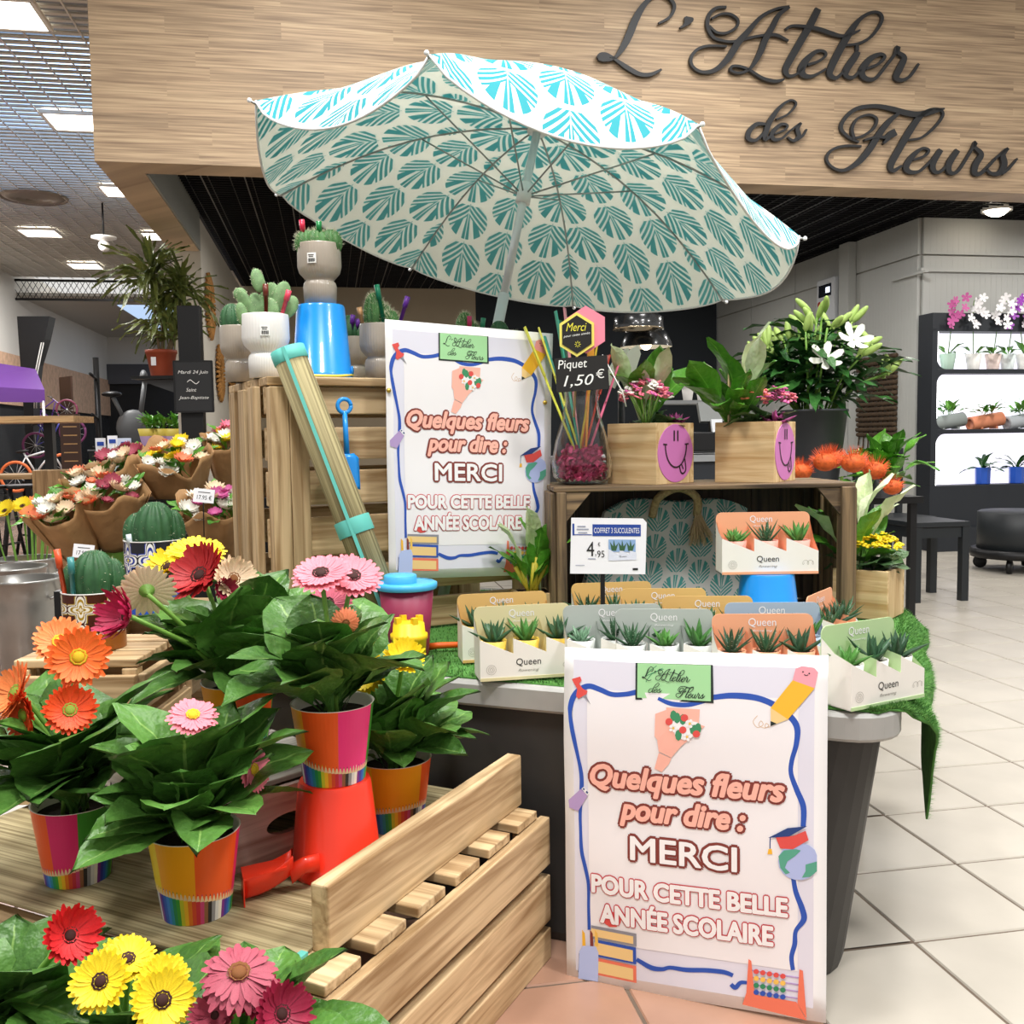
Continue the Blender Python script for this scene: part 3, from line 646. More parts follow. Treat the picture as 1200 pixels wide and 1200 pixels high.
    for j, c1 in enumerate(('red', 'gold', 'dgreen', 'blue')):
        add_ribbon(mb, [(674,1042+j*21,4),(740,1053+j*21,4),(812,1064+j*21,4)], f, ix['mauve'], 3, .0004)
        for q in range(5): add_poly(mb, circ(686+q*19, 1044+j*21+q*3.3, 8, 10), f, ix[c1], o+.0008)
    mb.build('abacus_print', IM, t)
    # lettering
    def two(s, box, c_in, c_out, bo, bi, shear=0, name='lettering'):
        m1 = MB()
        for rad, c1, off in ((bo, c_out, .0016), (bi, c_in, .0026)):
            for q in range(10 if rad else 1):
                dx, dy = rad*math.cos(q*.6283), rad*math.sin(q*.6283)*wh
                add_text(m1, s, (box[0]+dx, box[1]+dy, box[2]+dx, box[3]+dy), fr, ix[c1], off+q*.00001, 0, shear)
        m1.build(name, IM, t)
    wh = .72
    two('Quelques fleurs', (.115, .342, .85, .425), 'peach', 'brown', .0145, .005, .25)
    two('pour dire :', (.235, .435, .71, .515), 'peach', 'brown', .0145, .005, .25)
    two('MERCI', (.275, .545, .68, .612), 'white', 'brown', .0135, .003, 0)
    two('POUR CETTE BELLE', (.115, .672, .862, .722), 'white', 'rose', .0085, .0042, 0)
    two('ANNÉE SCOLAIRE', (.15, .742, .81, .808), 'white', 'rose', .0085, .0042, 0)
    return t, pos
# front poster leans on the podium face
fo = PL(0, -.03, .3); fn = -PAY
_t, _ = poster('white thank-you poster leaning against the front of the podium', *[PP(x, y, PL(0, yy, .3), fn) for x, y, yy in ((656, 762, -.03), (970, 770, -.03), (664, 1149, -.088), (968, 1199, -.088))], fn, .05)
bo_ = crl(0, -.03, 0); bn = -CY
pt, ppos = poster('white thank-you poster pinned to the tall crate behind the display', *[PP(x, y, bo_, bn) for x, y in ((451, 374), (648, 391), (456, 679), (642, 673))], bn)
BRASS = M('brass', '#c9a94f', .3, metal=.9)
for a, b in ((.012, .27), (.955, .285)):
    mb = MB(); mb.ell(ppos(a, b, .003), (.006, .006, .006), 10, 6); mb.build('drawing_pin', BRASS, pt)
# ================================================================ plants and pots
def leaf_mat(name, c1, c2, vein, rough=.42):
    if name in MC: return MC[name]
    m, nt, b = newmat(name); N = nt.nodes; L = nt.links
    uv = N.new('ShaderNodeUVMap'); sp = N.new('ShaderNodeSeparateXYZ'); L.new(uv.outputs[0], sp.inputs[0])
    u, v = E(nt, sp.outputs[0]), E(nt, sp.outputs[1])
    ax = (u-.5).op('ABSOLUTE'); mid = ax.lt(.018); side = ((v - ax*.55)*46.0).op('SINE').gt(.93)
    tc = N.new('ShaderNodeTexCoord'); n = N.new('ShaderNodeTexNoise'); n.inputs['Scale'].default_value = 18; n.inputs['Detail'].default_value = 4; L.new(tc.outputs['Object'], n.inputs[0])
    oi = N.new('ShaderNodeObjectInfo'); fac = (E(nt, n.outputs['Fac'])*.9 + E(nt, oi.outputs['Random'])*.6 - .3)
    mx = N.new('ShaderNodeMix'); mx.data_type = 'RGBA'; mx.inputs[6].default_value = lin(c1); mx.inputs[7].default_value = lin(c2); L.new(fac.k, mx.inputs[0])
    m2 = N.new('ShaderNodeMix'); m2.data_type = 'RGBA'; m2.inputs[7].default_value = lin(vein); L.new(mx.outputs[2], m2.inputs[6]); L.new((mid*.6).op('MAXIMUM', side*.07).k, m2.inputs[0])
    L.new(m2.outputs[2], b.inputs['Base Color']); b.inputs['Roughness'].default_value = rough
    bp = N.new('ShaderNodeBump'); bp.inputs['Strength'].default_value = .4; bp.inputs['Distance'].default_value = .008; n2 = N.new('ShaderNodeTexNoise'); n2.inputs['Scale'].default_value = 14; L.new(tc.outputs['Object'], n2.inputs[0]); L.new((E(nt, n2.outputs['Fac'])+((v-ax*.55)*46.0).op('SINE')*.06).k, bp.inputs['Height']); L.new(bp.outputs[0], b.inputs['Normal'])
    MC[name] = m; return m
GLEAF = leaf_mat('gerbera_leaf', '#3a6326', '#5c8c3a', '#8fb45f')
STEMG = M('stem_green', '#6f9a3f', .5, var=.15, scale=20); SOIL = M('soil', '#2a1c14', .95, var=.4, scale=60, bump=.4)
def leaf_mesh(seed, wid=.27, droop=.55, lobed=True, pet=.2, nx=6, ny=12, fold=.35, mat=None, name='leaf'):
    rr = random.Random(seed); ph = rr.random()*6; tw = rr.uniform(-.5, .5)
    def fn(u, v):
        if v < pet: w_ = .012+.012*v/pet
        else:
            q = (v-pet)/(1-pet); w_ = wid*(math.sin(PI*min(1, (q**1.05)*.97+.03))**(.62 if lobed else .8))*((.72+.4*q) if lobed else 1)
            if lobed: w_ *= 1+.16*math.sin(q*19+ph)*(1-q)
        x = (u-.5)*2*w_; y = v*(1-.12*v*droop)
        z = fold*abs(x)-droop*.55*v*v+.25*v*(1-v) + (.03*math.sin(13*v+ph+u*5)*(abs(u-.5)*2)+.012*math.sin(31*v+9*u))*(v > pet)
        return V(x+tw*.15*v*v, y, z)
    return MB().grid(fn, nx, ny).mesh(name, [mat or GLEAF])
LEAVES = [leaf_mesh(i, wid=.25+.035*(i % 3), droop=.3+.22*(i % 4), fold=.25+.25*(i % 2)) for i in range(8)]
def petals_mesh(seed, n=26, cup=.2, wid=.105, inner=.14, layers=2, mat=None):
    rr = random.Random(seed); mb = MB()
    for l in range(layers):
        for k in range(n):
            a = 2*PI*(k+.5*l)/n+rr.uniform(-.05, .05); L_ = (1-.14*l)*rr.uniform(.9, 1.04); cu_ = cup*rr.uniform(.6, 1.4)+.12*l
            ca, sa = math.cos(a), math.sin(a)
            vs = []
            for t, w_ in ((0, .45), (.45, .9), (.8, 1.0), (1.0, .35)):
                r_ = inner+(L_-inner)*t; z = cu_*t*t*.9+.03*l
                for s in (-1, 0, 1):
                    x = s*wid*w_; vs.append((r_*ca-x*sa, r_*sa+x*ca, z-.02*(s == 0)))
            mb.add(vs, [(i*3+j, i*3+j+1, i*3+j+4, i*3+j+3) for i in range(3) for j in range(2)], 0, True, uv=[((i % 3)/2, i//3/3) for i in range(12)])
    return mb
PET = {k: M('petal_'+k, h, .55, var=.14, scale=40) for k, h in dict(orange='#ef6a22', deep='#e04a1a', peachy='#f08a4a', magenta='#b81f4f', cream='#e9cfae', yellow='#f5d61f', red='#a81f22', pink='#ee8291', rose='#dd6f86', scarlet='#d02428', mottle='#a8485a', maroon='#9a1f3f', white='#f3f0e6', lilac='#c95f9a', coral='#f0875f').items()}
CEN = {k: M('centre_'+k, h, .8, var=.3, scale=120) for k, h in dict(yellow='#d9b320', dark='#3a1a16', green='#8aa43a', brown='#7a4a22').items()}
PMESH = {}
def flower(parent, pos, d, rad, col, cen='dark', root=None, cup=.15, seed=0, back='#7e9a48'):
    key = (col, round(cup, 2), seed % 3)
    if key not in PMESH: PMESH[key] = petals_mesh(seed % 3, cup=cup).mesh('flower', [PET[col]])
    o = inst('flower', PMESH[key], parent, pos, d.to_track_quat('Z', 'Y').to_euler(), (rad,)*3)
    kc = ('centre', cen)
    if kc not in PMESH:
        mb = MB(); mb.ell((0, 0, .02), (.2, .2, .09), 14, 6); mb.lathe([(.2, .03), (.27, .08), (.24, .04)], 18, rib=lambda a, z: 1+.06*math.cos(9*a)); PMESH[kc] = mb.mesh('flower_centre', [CEN[cen]])
    inst('flower_centre', PMESH[kc], o)
    kb = 'calyx'
    if kb not in PMESH:
        mb = MB(); mb.lathe([(.03, -.3), (.12, -.22), (.22, -.08), (.3, .02)], 14); PMESH[kb] = mb.mesh('calyx', [STEMG])
    inst('calyx', PMESH[kb], o)
    if root is not None:
        p2 = pos-d*rad*.28; mid = (root+p2)/2+V(0, 0, .02)-d*.01
        mb = MB(); mb.tube([(p-pos) for p in (root, root*.4+mid*.6, mid, p2*.7+mid*.3, p2)], .0042, 6); s_ = mb.build('flower_stem', STEMG, parent, pos)
    return o
def toward(pos, upw=.3, side=0.0):
    v = (V(0, 0, HC)-pos); v.normalize(); v = v+V(side, 0, upw); return v.normalized()
PENC = ['#7e2f86', '#3c3f9c', '#2f62b8', '#3f86cf', '#2f8fa8', '#2c8f5a', '#3f9f3c', '#7fbf3a', '#c9c92f', '#f0b92a', '#e07a22', '#d2492a', '#c22f3a', '#c23f6f', '#8a5a3a', '#5f3f2a', '#2d2a28', '#8f8f8f', '#d9d9d2', '#efe9d6']
PENCM = [M('pencil_%d' % i, h, .4) for i, h in enumerate(PENC)]
PANEL = {k: M('pot_'+k, h, .35) for k, h in dict(orange='#f05a1f', amber='#f5a01a', pink='#e02a6a', green='#3d8a2a', yellow='#f5cf1f', hot='#f5317f').items()}
def pencil_pot(panels, ph=0, h=.125, r0=.05, r1=.0665):
    names = sorted(set(p for _, p in panels)); mats = PENCM+[M('pencil_wood', '#e6c79a', .5)]+[PANEL[k] for k in names]+[M('pot_rim_white', '#efe6d8', .4)]
    W = len(PENCM); mb = MB(); N = 60
    def pt(a, t, e=0): r = (r0+(r1-r0)*t)+e; return V(r*math.cos(a), r*math.sin(a), h*t)
    def pan(a):
        f = (a/(2*PI)) % 1
        for lim, p in panels:
            if f < lim: return W+1+names.index(p)
        return W+1+names.index(panels[-1][1])
    for k in range(N):
        a0, a1 = 2*PI*k/N, 2*PI*(k+1)/N; am = (a0+a1)/2; hb = .36+.10*math.sin(am+ph)
        A0, A1, B0, B1 = pt(a0, 0), pt(a1, 0), pt(a0, hb-.1), pt(a1, hb-.1); T = pt(am, hb); T1 = pt(a0+(a1-a0)*.35, hb-.03); T2 = pt(a0+(a1-a0)*.65, hb-.03)
        C0, C1 = pt(a0, 1), pt(a1, 1); c = (k+k//7) % len(PENCM); p = pan(am)
        mb.add([A0, A1, B1, B0, T1, T2, T, C0, C1], [(0, 1, 2, 3), (3, 2, 5, 4), (4, 5, 6), (3, 4, 6, 7), (2, 8, 6, 5), (6, 8, 7)], [c, W, c, p, p, p], False)
    mb.lathe([(r1, h), (r1+.001, h+.0015), (r1-.003, h), (r1-.008, h*.8)], N, mi=len(mats)-1); mb.disc((0, 0, 0), r0, 30, c if 0 else W, up=False)
    me = mb.mesh('pot', mats); me.validate(); return me
def add_leaves(t, c, n, ln, rr, emin=.15, emax=1.25, meshes=None, spread=.02, az=None):
    for k in range(n):
        a = 2*PI*k*.381966*1.0+rr.uniform(-.4, .4) if az is None else rr.uniform(*az)
        q = (k+.5)/n; el = emin+(emax-emin)*q+rr.uniform(-.05, .15); s = ln*rr.uniform(.8, 1.15)*(.82+.25*q)
        inst('leaf', rr.choice(meshes or LEAVES), t, c+V(-math.sin(a), math.cos(a), 0)*spread*rr.random(), (el, rr.uniform(-.3, .3), a), (s, s, s))
def gerbera(label, base, potme, seed, nleaf=16, ln=.17, flowers=(), hpot=.125, r1=.066, prz=0, emin=.62, emax=1.5, group='gerberas in printed pots'):
    rr = random.Random(seed); t = thing('potted_gerbera', label, 'potted plant', base, 0, group)
    p = inst('pot', potme, t, (0, 0, 0), (0, 0, prz))
    mb = MB(); mb.disc((0, 0, hpot*.86), r1*.93, 20); mb.build('soil', SOIL, t)
    c = V(0, 0, hpot*.86)
    add_leaves(t, c, nleaf, ln, rr, emin, emax)
    for i, f in enumerate(flowers):
        px, py, d, rad, col, cen = f[:6]; upw = f[6] if len(f) > 6 else .3; side = f[7] if len(f) > 7 else 0; cup = f[8] if len(f) > 8 else .15
        w_ = P(px, py, d); dv = toward(w_, upw, side)
        if len(f) > 9: dv = f[9].normalized()
        flower(t, w_-base, dv, rad, col, cen, c+V(rr.uniform(-.015, .015), rr.uniform(-.015, .015), 0), cup, seed+i)
    return t
# --- low slatted pallet with straw mat (deck at z .30)
QA = math.radians(-26.2); Q0 = V(-.262, 1.31, 0); QX = V(math.cos(QA), math.sin(QA), 0); QY = V(-math.sin(QA), math.cos(QA), 0)
ZD = .296
pal = thing('pine_pallet_crate', 'low pale pine slatted crate with raised plank in the left foreground', 'crate', Q0, QA)
for k in range(6): plank('deck_slat', pal, (-.40, -.035+k*.115, ZD-.008), (.90, .082, .016), bevel=.002)
plank('lip_plank', pal, (-.004, .292, ZD+.049), (.03, .61, .098), bevel=.003)
for z0, z1 in ((.185, .278), (.075, .165), (-.0, .06)): plank('side_board', pal, (.056, .265, (z0+z1)/2), (.02, .68, z1-z0)); plank('front_board', pal, (-.40, -.083, (z0+z1)/2), (.93, .02, z1-z0))
for x, y in ((.03, -.05), (.03, .57), (-.83, -.05), (-.83, .57)): plank('corner_block', pal, (x, y, .14), (.034, .045, .278))
def straw(name, axis, c0='#7c6d49', c1='#b9ab83'):
    if name in MC: return MC[name]
    m, nt, b = newmat(name); N = nt.nodes; L = nt.links
    tc = N.new('ShaderNodeTexCoord'); mp = N.new('ShaderNodeMapping'); mp.inputs['Scale'].default_value = axis; L.new(tc.outputs['Object'], mp.inputs[0])
    n = N.new('ShaderNodeTexNoise'); n.inputs['Scale'].default_value = 1; n.inputs['Detail'].default_value = 3; L.new(mp.outputs[0], n.inputs[0])
    r = N.new('ShaderNodeValToRGB'); e = r.color_ramp.elements; e[0].position = .35; e[1].position = .62; e[0].color = lin(c0); e[1].color = lin(c1); L.new(n.outputs['Fac'], r.inputs[0])
    L.new(r.outputs[0], b.inputs['Base Color']); b.inputs['Roughness'].default_value = .8
    bp = N.new('ShaderNodeBump'); bp.inputs['Strength'].default_value = .5; bp.inputs['Distance'].default_value = .003; L.new(n.outputs['Fac'], bp.inputs['Height']); L.new(bp.outputs[0], b.inputs['Normal'])
    MC[name] = m; return m
TEAL = M('teal_tape', '#5fb9ad', .6)
mat_ = thing('straw_mat', 'flat beige straw beach mat spread over the low crate', 'mat', Q0+V(0, 0, ZD), QA)
bx('weave', mat_, (-.44, .255, .0025), (.84, .70, .004), straw('straw_flat', (2, 170, 170))); bx('binding', mat_, (-.022, -.06, .003), (.012, .07, .006), TEAL)
ZM = ZD+.005
# --- gerberas on the mat
POT_L = pencil_pot([(.12, 'orange'), (.3, 'green'), (.5, 'amber'), (.68, 'orange'), (.8, 'pink'), (1, 'green')], 1.0)
POT_M = pencil_pot([(.2, 'green'), (.45, 'pink'), (.62, 'yellow'), (.77, 'amber'), (.95, 'orange'), (1, 'pink')], 4.2)
POT_S = pencil_pot([(.2, 'green'), (.5, 'yellow'), (.64, 'amber'), (.78, 'orange'), (.95, 'hot'), (1, 'green')], 5.4)
POT_R = pencil_pot([(.2, 'pink'), (.5, 'green'), (.62, 'yellow'), (.85, 'amber'), (1, 'orange')], 2.8)
gerbera('orange gerbera in magenta and green pencil-print pot at the left edge', PZ(92, 1026, ZM), POT_L, 11, 38, .22,
        [(92, 770, 1.50, .048, 'orange', 'yellow', .1, 0, .12), (70, 752, 1.58, .044, 'peachy', 'yellow', .6, 0, .1), (82, 832, 1.47, .040, 'deep', 'green', .25, .1, .3), (18, 812, 1.52, .05, 'peachy', 'green', .4, -1.2, .25), (28, 838, 1.5, .04, 'deep', 'green', -.2, -1.0, .2)], prz=.15)
gerbera('pink gerbera in amber and orange pencil-print pot at the mat front', PZ(231, 1066, ZM), POT_M, 22, 42, .205,
        [(226, 838, 1.42, .038, 'pink', 'yellow', 1.4, .2, -.1), (297, 902, 1.44, .036, 'pink', 'yellow', .2, 2.2, .1)], prz=.2)
redb = PZ(395, 1016, ZM)
def bucket(label, loc, r_big, r_small, h, mat, up=False, name='beach_bucket', rz=0, handle=None):
    t = thing(name, label, 'bucket', loc, rz)
    mb = MB(); pr = [(r_big, 0), (r_big*1.03, .002), (r_big*1.03, .012), (r_big, .014), (r_small+.003, h-.006), (r_small, h)]
    mb.lathe(pr, 40); mb.disc((0, 0, h), r_small, 40); mb.build('shell', mat, t)
    if handle:
        mb = MB(); q = [(-r_big*1.05, 0, .01), (-r_big*.7, -r_big*.9, .004), (0, -r_big*1.25, .004), (r_big*.7, -r_big*.9, .004), (r_big*1.05, 0, .01)]; mb.tube(crom(q, 5), .003, 6); mb.build('handle', handle, t)
    for s in (-1, 1):
        mb = MB(); mb.ell((s*r_big*1.03, 0, .02), (.004, .012, .012), 10, 6); mb.build('handle_lug', mat, t)
    return t
RED = M('red_plastic', '#f0381f', .38, coat=.2); BLUE = M('blue_plastic', '#138fe6', .3, coat=.4)
bucket('upside down red beach bucket carrying a gerbera pot on the mat', redb, .072, .056, .15, RED)
gerbera('pink gerbera in striped pencil pot standing on the red bucket', redb+V(0, 0, .151), POT_S, 33, 30, .20,
        [(376, 672, 1.56, .05, 'pink', 'dark', 1.7, -.2, .0), (413, 675, 1.6, .052, 'pink', 'dark', 1.4, .3, .05), (385, 707, 1.66, .04, 'rose', 'dark', .3, -.3, -.15), (405, 730, 1.55, .024, 'coral', 'brown', -.3, .2, -.3)], prz=.1, emin=.5, emax=1.45)
gerbera('yellow gerbera in amber pencil pot between red bucket and podium', PZ(464, 966, ZM), POT_R, 44, 30, .20,
        [(473, 772, 1.7, .038, 'yellow', 'yellow', .8, .2, .4), (428, 790, 1.74, .042, 'yellow', 'yellow', .3, -.3, .2)], prz=.3, emin=.45)
# scoop
t = thing('sand_scoop', 'red plastic sand scoop lying on the straw mat', 'toy', PZ(318, 1050, ZM), .35); t.scale = (.74, .9, 1.35)
mb = MB(); mb.grid(lambda a, b: V(-.055+.1*b, (a-.5)*(.05-.02*b*b), .028*(abs(2*a-1)**1.6)*(1-.15*b)+.002+(.02*b*b)), 8, 8); o = mb.build('blade', RED, t); o.modifiers.new('s', 'SOLIDIFY').thickness = .003
mb = MB(); mb.add([(-.055, -.026, 0), (-.055, .026, 0), (-.055, .026, .03), (-.055, -.026, .03), (.03, -.02, .034), (.03, .02, .034)], [(0, 1, 2, 3), (3, 2, 5, 4)]); o = mb.build('hood', RED, t); o.modifiers.new('s', 'SOLIDIFY').thickness = .003
mb = MB(); mb.tube([(.04, 0, .022), (.07, 0, .03), (.1, 0, .03)], [.012, .01, .011], 10); mb.build('handle', RED, t)
# --- small whitewashed pink wine crate
WA = math.radians(47.5); W0 = V(-.496, 1.516, ZM)
wc = thing('wine_box', 'small worn pink-white wooden box with oval hand hole behind the pots', 'box', W0, WA)
WCH = ('pinkwood', '#9c776c', '#d3b6ac'); WGR = ('greywood', '#86807a', '#c9c4ba')
hb_ = .118
# face with the oval hole (ring of quads around the hole)
mb = MB(); n = 28; hx, hz = .15, .055
ov = [V(hx+.043*math.cos(2*PI*k/n), 0, hz+.017*math.sin(2*PI*k/n)) for k in range(n)]
def edge(k):
    c_, s_ = math.cos(2*PI*k/n), math.sin(2*PI*k/n); q = 1/max(abs(c_)/.5, abs(s_)/.5); x = hx+c_*q*.3; z = hb_/2+s_*q*hb_
    return V(min(.3, max(0, x)), 0, min(hb_, max(0, z)))
ed = [edge(k) for k in range(n)]
mb.add(ov+ed, [(k, n+k, n+(k+1) % n, (k+1) % n) for k in range(n)]); o = mb.build('end_panel', wood(*WCH, 'x'), wc); o.modifiers.new('s', 'SOLIDIFY').thickness = .012; o.modifiers['s'].offset = 1
plank('side_panel', wc, (.006, .2, hb_/2), (.012, .38, hb_), WGR); plank('side_panel', wc, (.294, .2, hb_/2), (.012, .38, hb_), WCH); plank('end_panel', wc, (.15, .395, hb_/2), (.3, .012, hb_), WCH)
for k in range(3): plank('lid_board', wc, (.15, .07+k*.13, hb_+.005), (.306, .124, .01), WGR)
mb = MB(); add_text(mb, 'ASSO', (0, 0, .09, .032), lambda x, y, off: V(-.0008, .33-x, .09-y)); mb.build('stencil', M('stencil_ink', '#2a2725', .8), wc)
gerbera('red, cream and yellow gerberas in orange pot on the pink wooden box', V(-.515, 1.80, ZM+hb_+.011), pencil_pot([(.3, 'green'), (.55, 'pink'), (.78, 'amber'), (1, 'orange')], 2), 55, 40, .22,
        [(230, 647, 1.9, .058, 'yellow', 'dark', 2.0, .1, .0), (196, 664, 1.95, .05, 'yellow', 'dark', 1.0, -1.0, .3), (234, 674, 1.82, .06, 'red', 'dark', .6, -.7, .35), (274, 678, 1.78, .042, 'cream', 'brown', .35, .5, .35), (172, 692, 1.7, .05, 'cream', 'yellow', .5, -.4, .0, V(-.35, .75, .3)), (147, 722, 1.64, .045, 'magenta', 'dark', .2, -1.0, .7), (262, 690, 1.76, .022, 'maroon', 'dark', 0, .3, 1.1)], emin=.5)
# --- front row of gerberas on the floor
PLAIN = MB().lathe([(.045, 0), (.06, .11), (.064, .11), (.064, .12), (.058, .12), (.052, .05)], 24).mesh('pot', [M('nursery_pot', '#6b3a24', .6)])
for lab, b_, sd, fl in (('red gerbera with dense leaves in the lower left corner', V(-.64, 1.17, 0), 61, [(82, 1096, 1.12, .035, 'scarlet', 'dark', .2, .4, .5)]),
                     ('cluster of bright yellow gerberas in the bottom foreground', V(-.48, 1.14, 0), 62, [(118, 1150, 1.03, .034, 'yellow', 'dark', .15, -.35, .1), (190, 1172, 1.02, .036, 'yellow', 'dark', .1, .2, .1), (190, 1148, 1.07, .032, 'yellow', 'dark', .6, .4, .1), (150, 1124, 1.09, .031, 'yellow', 'dark', 1.2, .1, .1), (140, 1126, 1.12, .03, 'yellow', 'dark', .8, -.3, .2)]),
                     ('mottled pink and maroon gerberas at the foot of the pine crate', V(-.33, 1.13, 0), 63, [(280, 1140, 1.03, .043, 'mottle', 'brown', 1.3, .1, -.3), (330, 1188, 1.01, .034, 'maroon', 'dark', .2, .5, .4), (252, 1190, 1.02, .025, 'mottle', 'dark', .2, -.2, .8), (300, 1165, 1.05, .03, 'maroon', 'dark', .9, .2, .2)])):
    tt = gerbera(lab, b_+V(0, 0, .135), PLAIN, sd, 34, .19 if sd == 61 else .165, fl, .115, .055, emin=.35, emax=1.35 if sd == 61 else 1.15, group='gerberas on the floor in front')
tr = thing('low_wooden_tray', 'low wooden tray under the front row of gerberas', 'tray', V(-.5, 1.15, 0), QA)
for k in range(3): plank('tray_slat', tr, (0, -.07+k*.07, .126), (.52, .064, .014))
for x in (-.24, .24): plank('tray_side', tr, (x, 0, .058), (.02, .2, .116))
# ================================================================ things on and around the tall crate
def chalice(H, Rr, ribs=44, amp=.018):
    pr = [(.60*Rr, 0), (.74*Rr, .01*H), (.76*Rr, .30*H), (.72*Rr, .36*H), (.62*Rr, .40*H), (.70*Rr, .43*H), (.92*Rr, .52*H), (Rr, .63*H), (Rr, .985*H), (.985*Rr, H), (.92*Rr, H), (.90*Rr, .8*H)]
    mb = MB(); mb.lathe(pr, ribs*3, rib=lambda a, z: 1+(amp*math.cos(ribs*a) if .02*H < z < .97*H else 0)); mb.disc((0, 0, .86*H), .91*Rr, 30, 1); return mb
TAUPE = M('taupe_glaze', '#a59a8c', .3, coat=.4, var=.06, scale=30); WHITEC = M('white_ceramic', '#e9e7e3', .35, coat=.3)
CACT = M('cactus_green', '#44713a', .6, var=.3, scale=40); CACD = M('cactus_dark', '#2f5a35', .55, var=.25, scale=50); FUZZ = M('cactus_spine', '#d9d6b8', .7); PADG = M('pad_green', '#6f9160', .6, var=.2, scale=90)
def spines(parent, c, rad, n, ln, rr, name='spines'):
    mb = MB()
    for k in range(n):
        a = rr.random()*6.283; z = rr.uniform(-.4, 1); q = math.sqrt(1-z*z); d = V(q*math.cos(a), q*math.sin(a), z)
        p = c+V(d.x*rad[0], d.y*rad[1], d.z*rad[2]); t = d.orthogonal().normalized()*.0005; e = (d+V(rr.uniform(-.6, .6), rr.uniform(-.6, .6), rr.uniform(-.3, .8))).normalized()*ln
        mb.add([p-t, p+t, p+e], [(0, 1, 2)])
    return stuff(mb.build(name, FUZZ, parent))
def ribbed(parent, c, rad, mat, nr=14, name='cactus_body'):
    mb = MB(); mb.ell((0, 0, 0), rad, nr*4, 14, dis=lambda p: 1+.09*math.cos(nr*math.atan2(p.y, p.x))*math.sqrt(max(0, 1-p.z*p.z))); return mb.build(name, mat, parent, c)
def pen(parent, a, b, col, r=.006, name='pen'):
    d = (b-a); m = a+d*.72
    mb = MB(); mb.tube([a, m, m+d*.002, b], [r*.8, r*.85, r*1.15, r*1.15], 8); return mb.build(name, M('pen_'+col.strip('#'), col, .35, coat=.2), parent)
def barcode(parent, c, d, w_=.022, h_=.024, R_=.05):
    mb = MB(); mb.grid(lambda a, b: V((a-.5)*w_, -.0012+.5*((a-.5)*w_)**2/R_, (b-.5)*h_), 4, 1, 0, False)
    for k in range(11): mb.box((-.008+k*.0016, -.0018, -.005), (.0005+.0005*(k % 3), .0004, .008), mi=1)
    for k in range(2): mb.box((-.001, -.0018, .007-.004*k), (.014-.003*k, .0004, .0016), mi=1)
    return mb.build('price_label', [M('label_white', '#f4f3ef', .6), M('ink', '#222222', .7)], parent, c, d)
def cactus_pot(label, loc, H, Rr, mat, kind, seed, pens=(), label_at=None, grp='cactus pots on the tall crate'):
    rr = random.Random(seed); t = thing('potted_cactus', label, 'potted cactus', loc, 0, grp)
    chalice(H, Rr).build('pot', [mat, SOIL], t); z = .86*H
    if kind == 'pads':
        for k, (x, y, zz, rx, rz, tilt, az) in enumerate([(-.02, 0, .035, .022, .04, .1, .2), (.012, .01, .05, .03, .05, 0, -.2), (-.012, -.01, .1, .016, .03, .15, .4), (.04, 0, .06, .022, .042, -.3, .5), (.055, .01, .04, .02, .03, -.5, .1), (-.045, 0, .045, .018, .038, .35, -.3), (-.058, .005, .07, .016, .018, .7, .2), (-.05, -.015, .02, .014, .03, .2, .3), (.02, -.015, .03, .018, .03, .2, 0)]):
            mb = MB(); mb.ell((0, 0, 0), (rx, .008, rz), 14, 10); p_ = mb.build('pad', PADG, t, (x, y, z+zz), (rr.uniform(-.2, .2), tilt*-1, az)); spines(p_, V(0, 0, 0), (rx, .008, rz), 60, .004, rr)
    elif kind == 'cluster':
        for x, y, zz, r in ((-.028, -.01, .02, .026), (.0, -.015, .018, .028), (.03, -.005, .022, .026), (-.012, .02, .03, .024), (.02, .022, .028, .022), (-.036, .012, .03, .018)):
            b_ = ribbed(t, (x, y, z+zz), (r, r, r*1.25), CACT, 9); spines(b_, V(0, 0, 0), (r, r, r*1.25), 160, .011, rr)
    elif kind == 'fuzzy':
        for x, y, h_, r in ((-.012, 0, .055, .026), (.03, -.005, .03, .02), (.012, .02, .04, .02)):
            b_ = ribbed(t, (x, y, z+h_*.8), (r, r, h_), CACT, 12); spines(b_, V(0, 0, 0), (r, r, h_), 260, .012, rr)
    else:
        for x, y, h_, r in ((-.015, 0, .045, .028), (.028, 0, .03, .024)):
            b_ = ribbed(t, (x, y, z+h_*.7), (r, r, h_), CACD, 11); spines(b_, V(0, 0, 0), (r, r, h_), 80, .005, rr)
    for x, y, lx, L_, c in pens: pen(t, V(x, y, z-.01), V(x+lx, y, z+L_), c)
    if label_at is not None: barcode(t, V(label_at, -Rr*math.cos(math.asin(label_at/Rr))-.002, .72*H), (0, 0, math.asin(label_at/Rr)), R_=Rr)
    return t
def onA(px, d): v = ray(px, 440); q = v*(d/v.y); return V(q.x, q.y, ZA+.001)
cactus_pot('white ribbed pedestal pot with paddle cactus and two pens', onA(313, 2.36), .15, .055, WHITEC, 'pads', 1, [(.008, -.02, 0, .09, '#6a2a1c'), (.035, -.02, .028, .075, '#e2455e')], .012)
cactus_pot('taupe ribbed cactus pot half hidden behind the white pot', onA(281, 2.5), .14, .045, TAUPE, 'dark', 2)
bb = onA(378, 2.42); bucket('upside down blue beach bucket topped with a taupe cactus pot', bb, .071, .055, .178, BLUE, handle=M('yellow_plastic', '#ecd95a', .4))
cactus_pot('taupe ribbed cactus pot standing on the blue bucket', bb+V(0, 0, .179), .145, .052, TAUPE, 'cluster', 3, [(-.028, -.02, -.008, .075, '#d6274a'), (.006, -.025, 0, .07, '#12803f')], -.008)
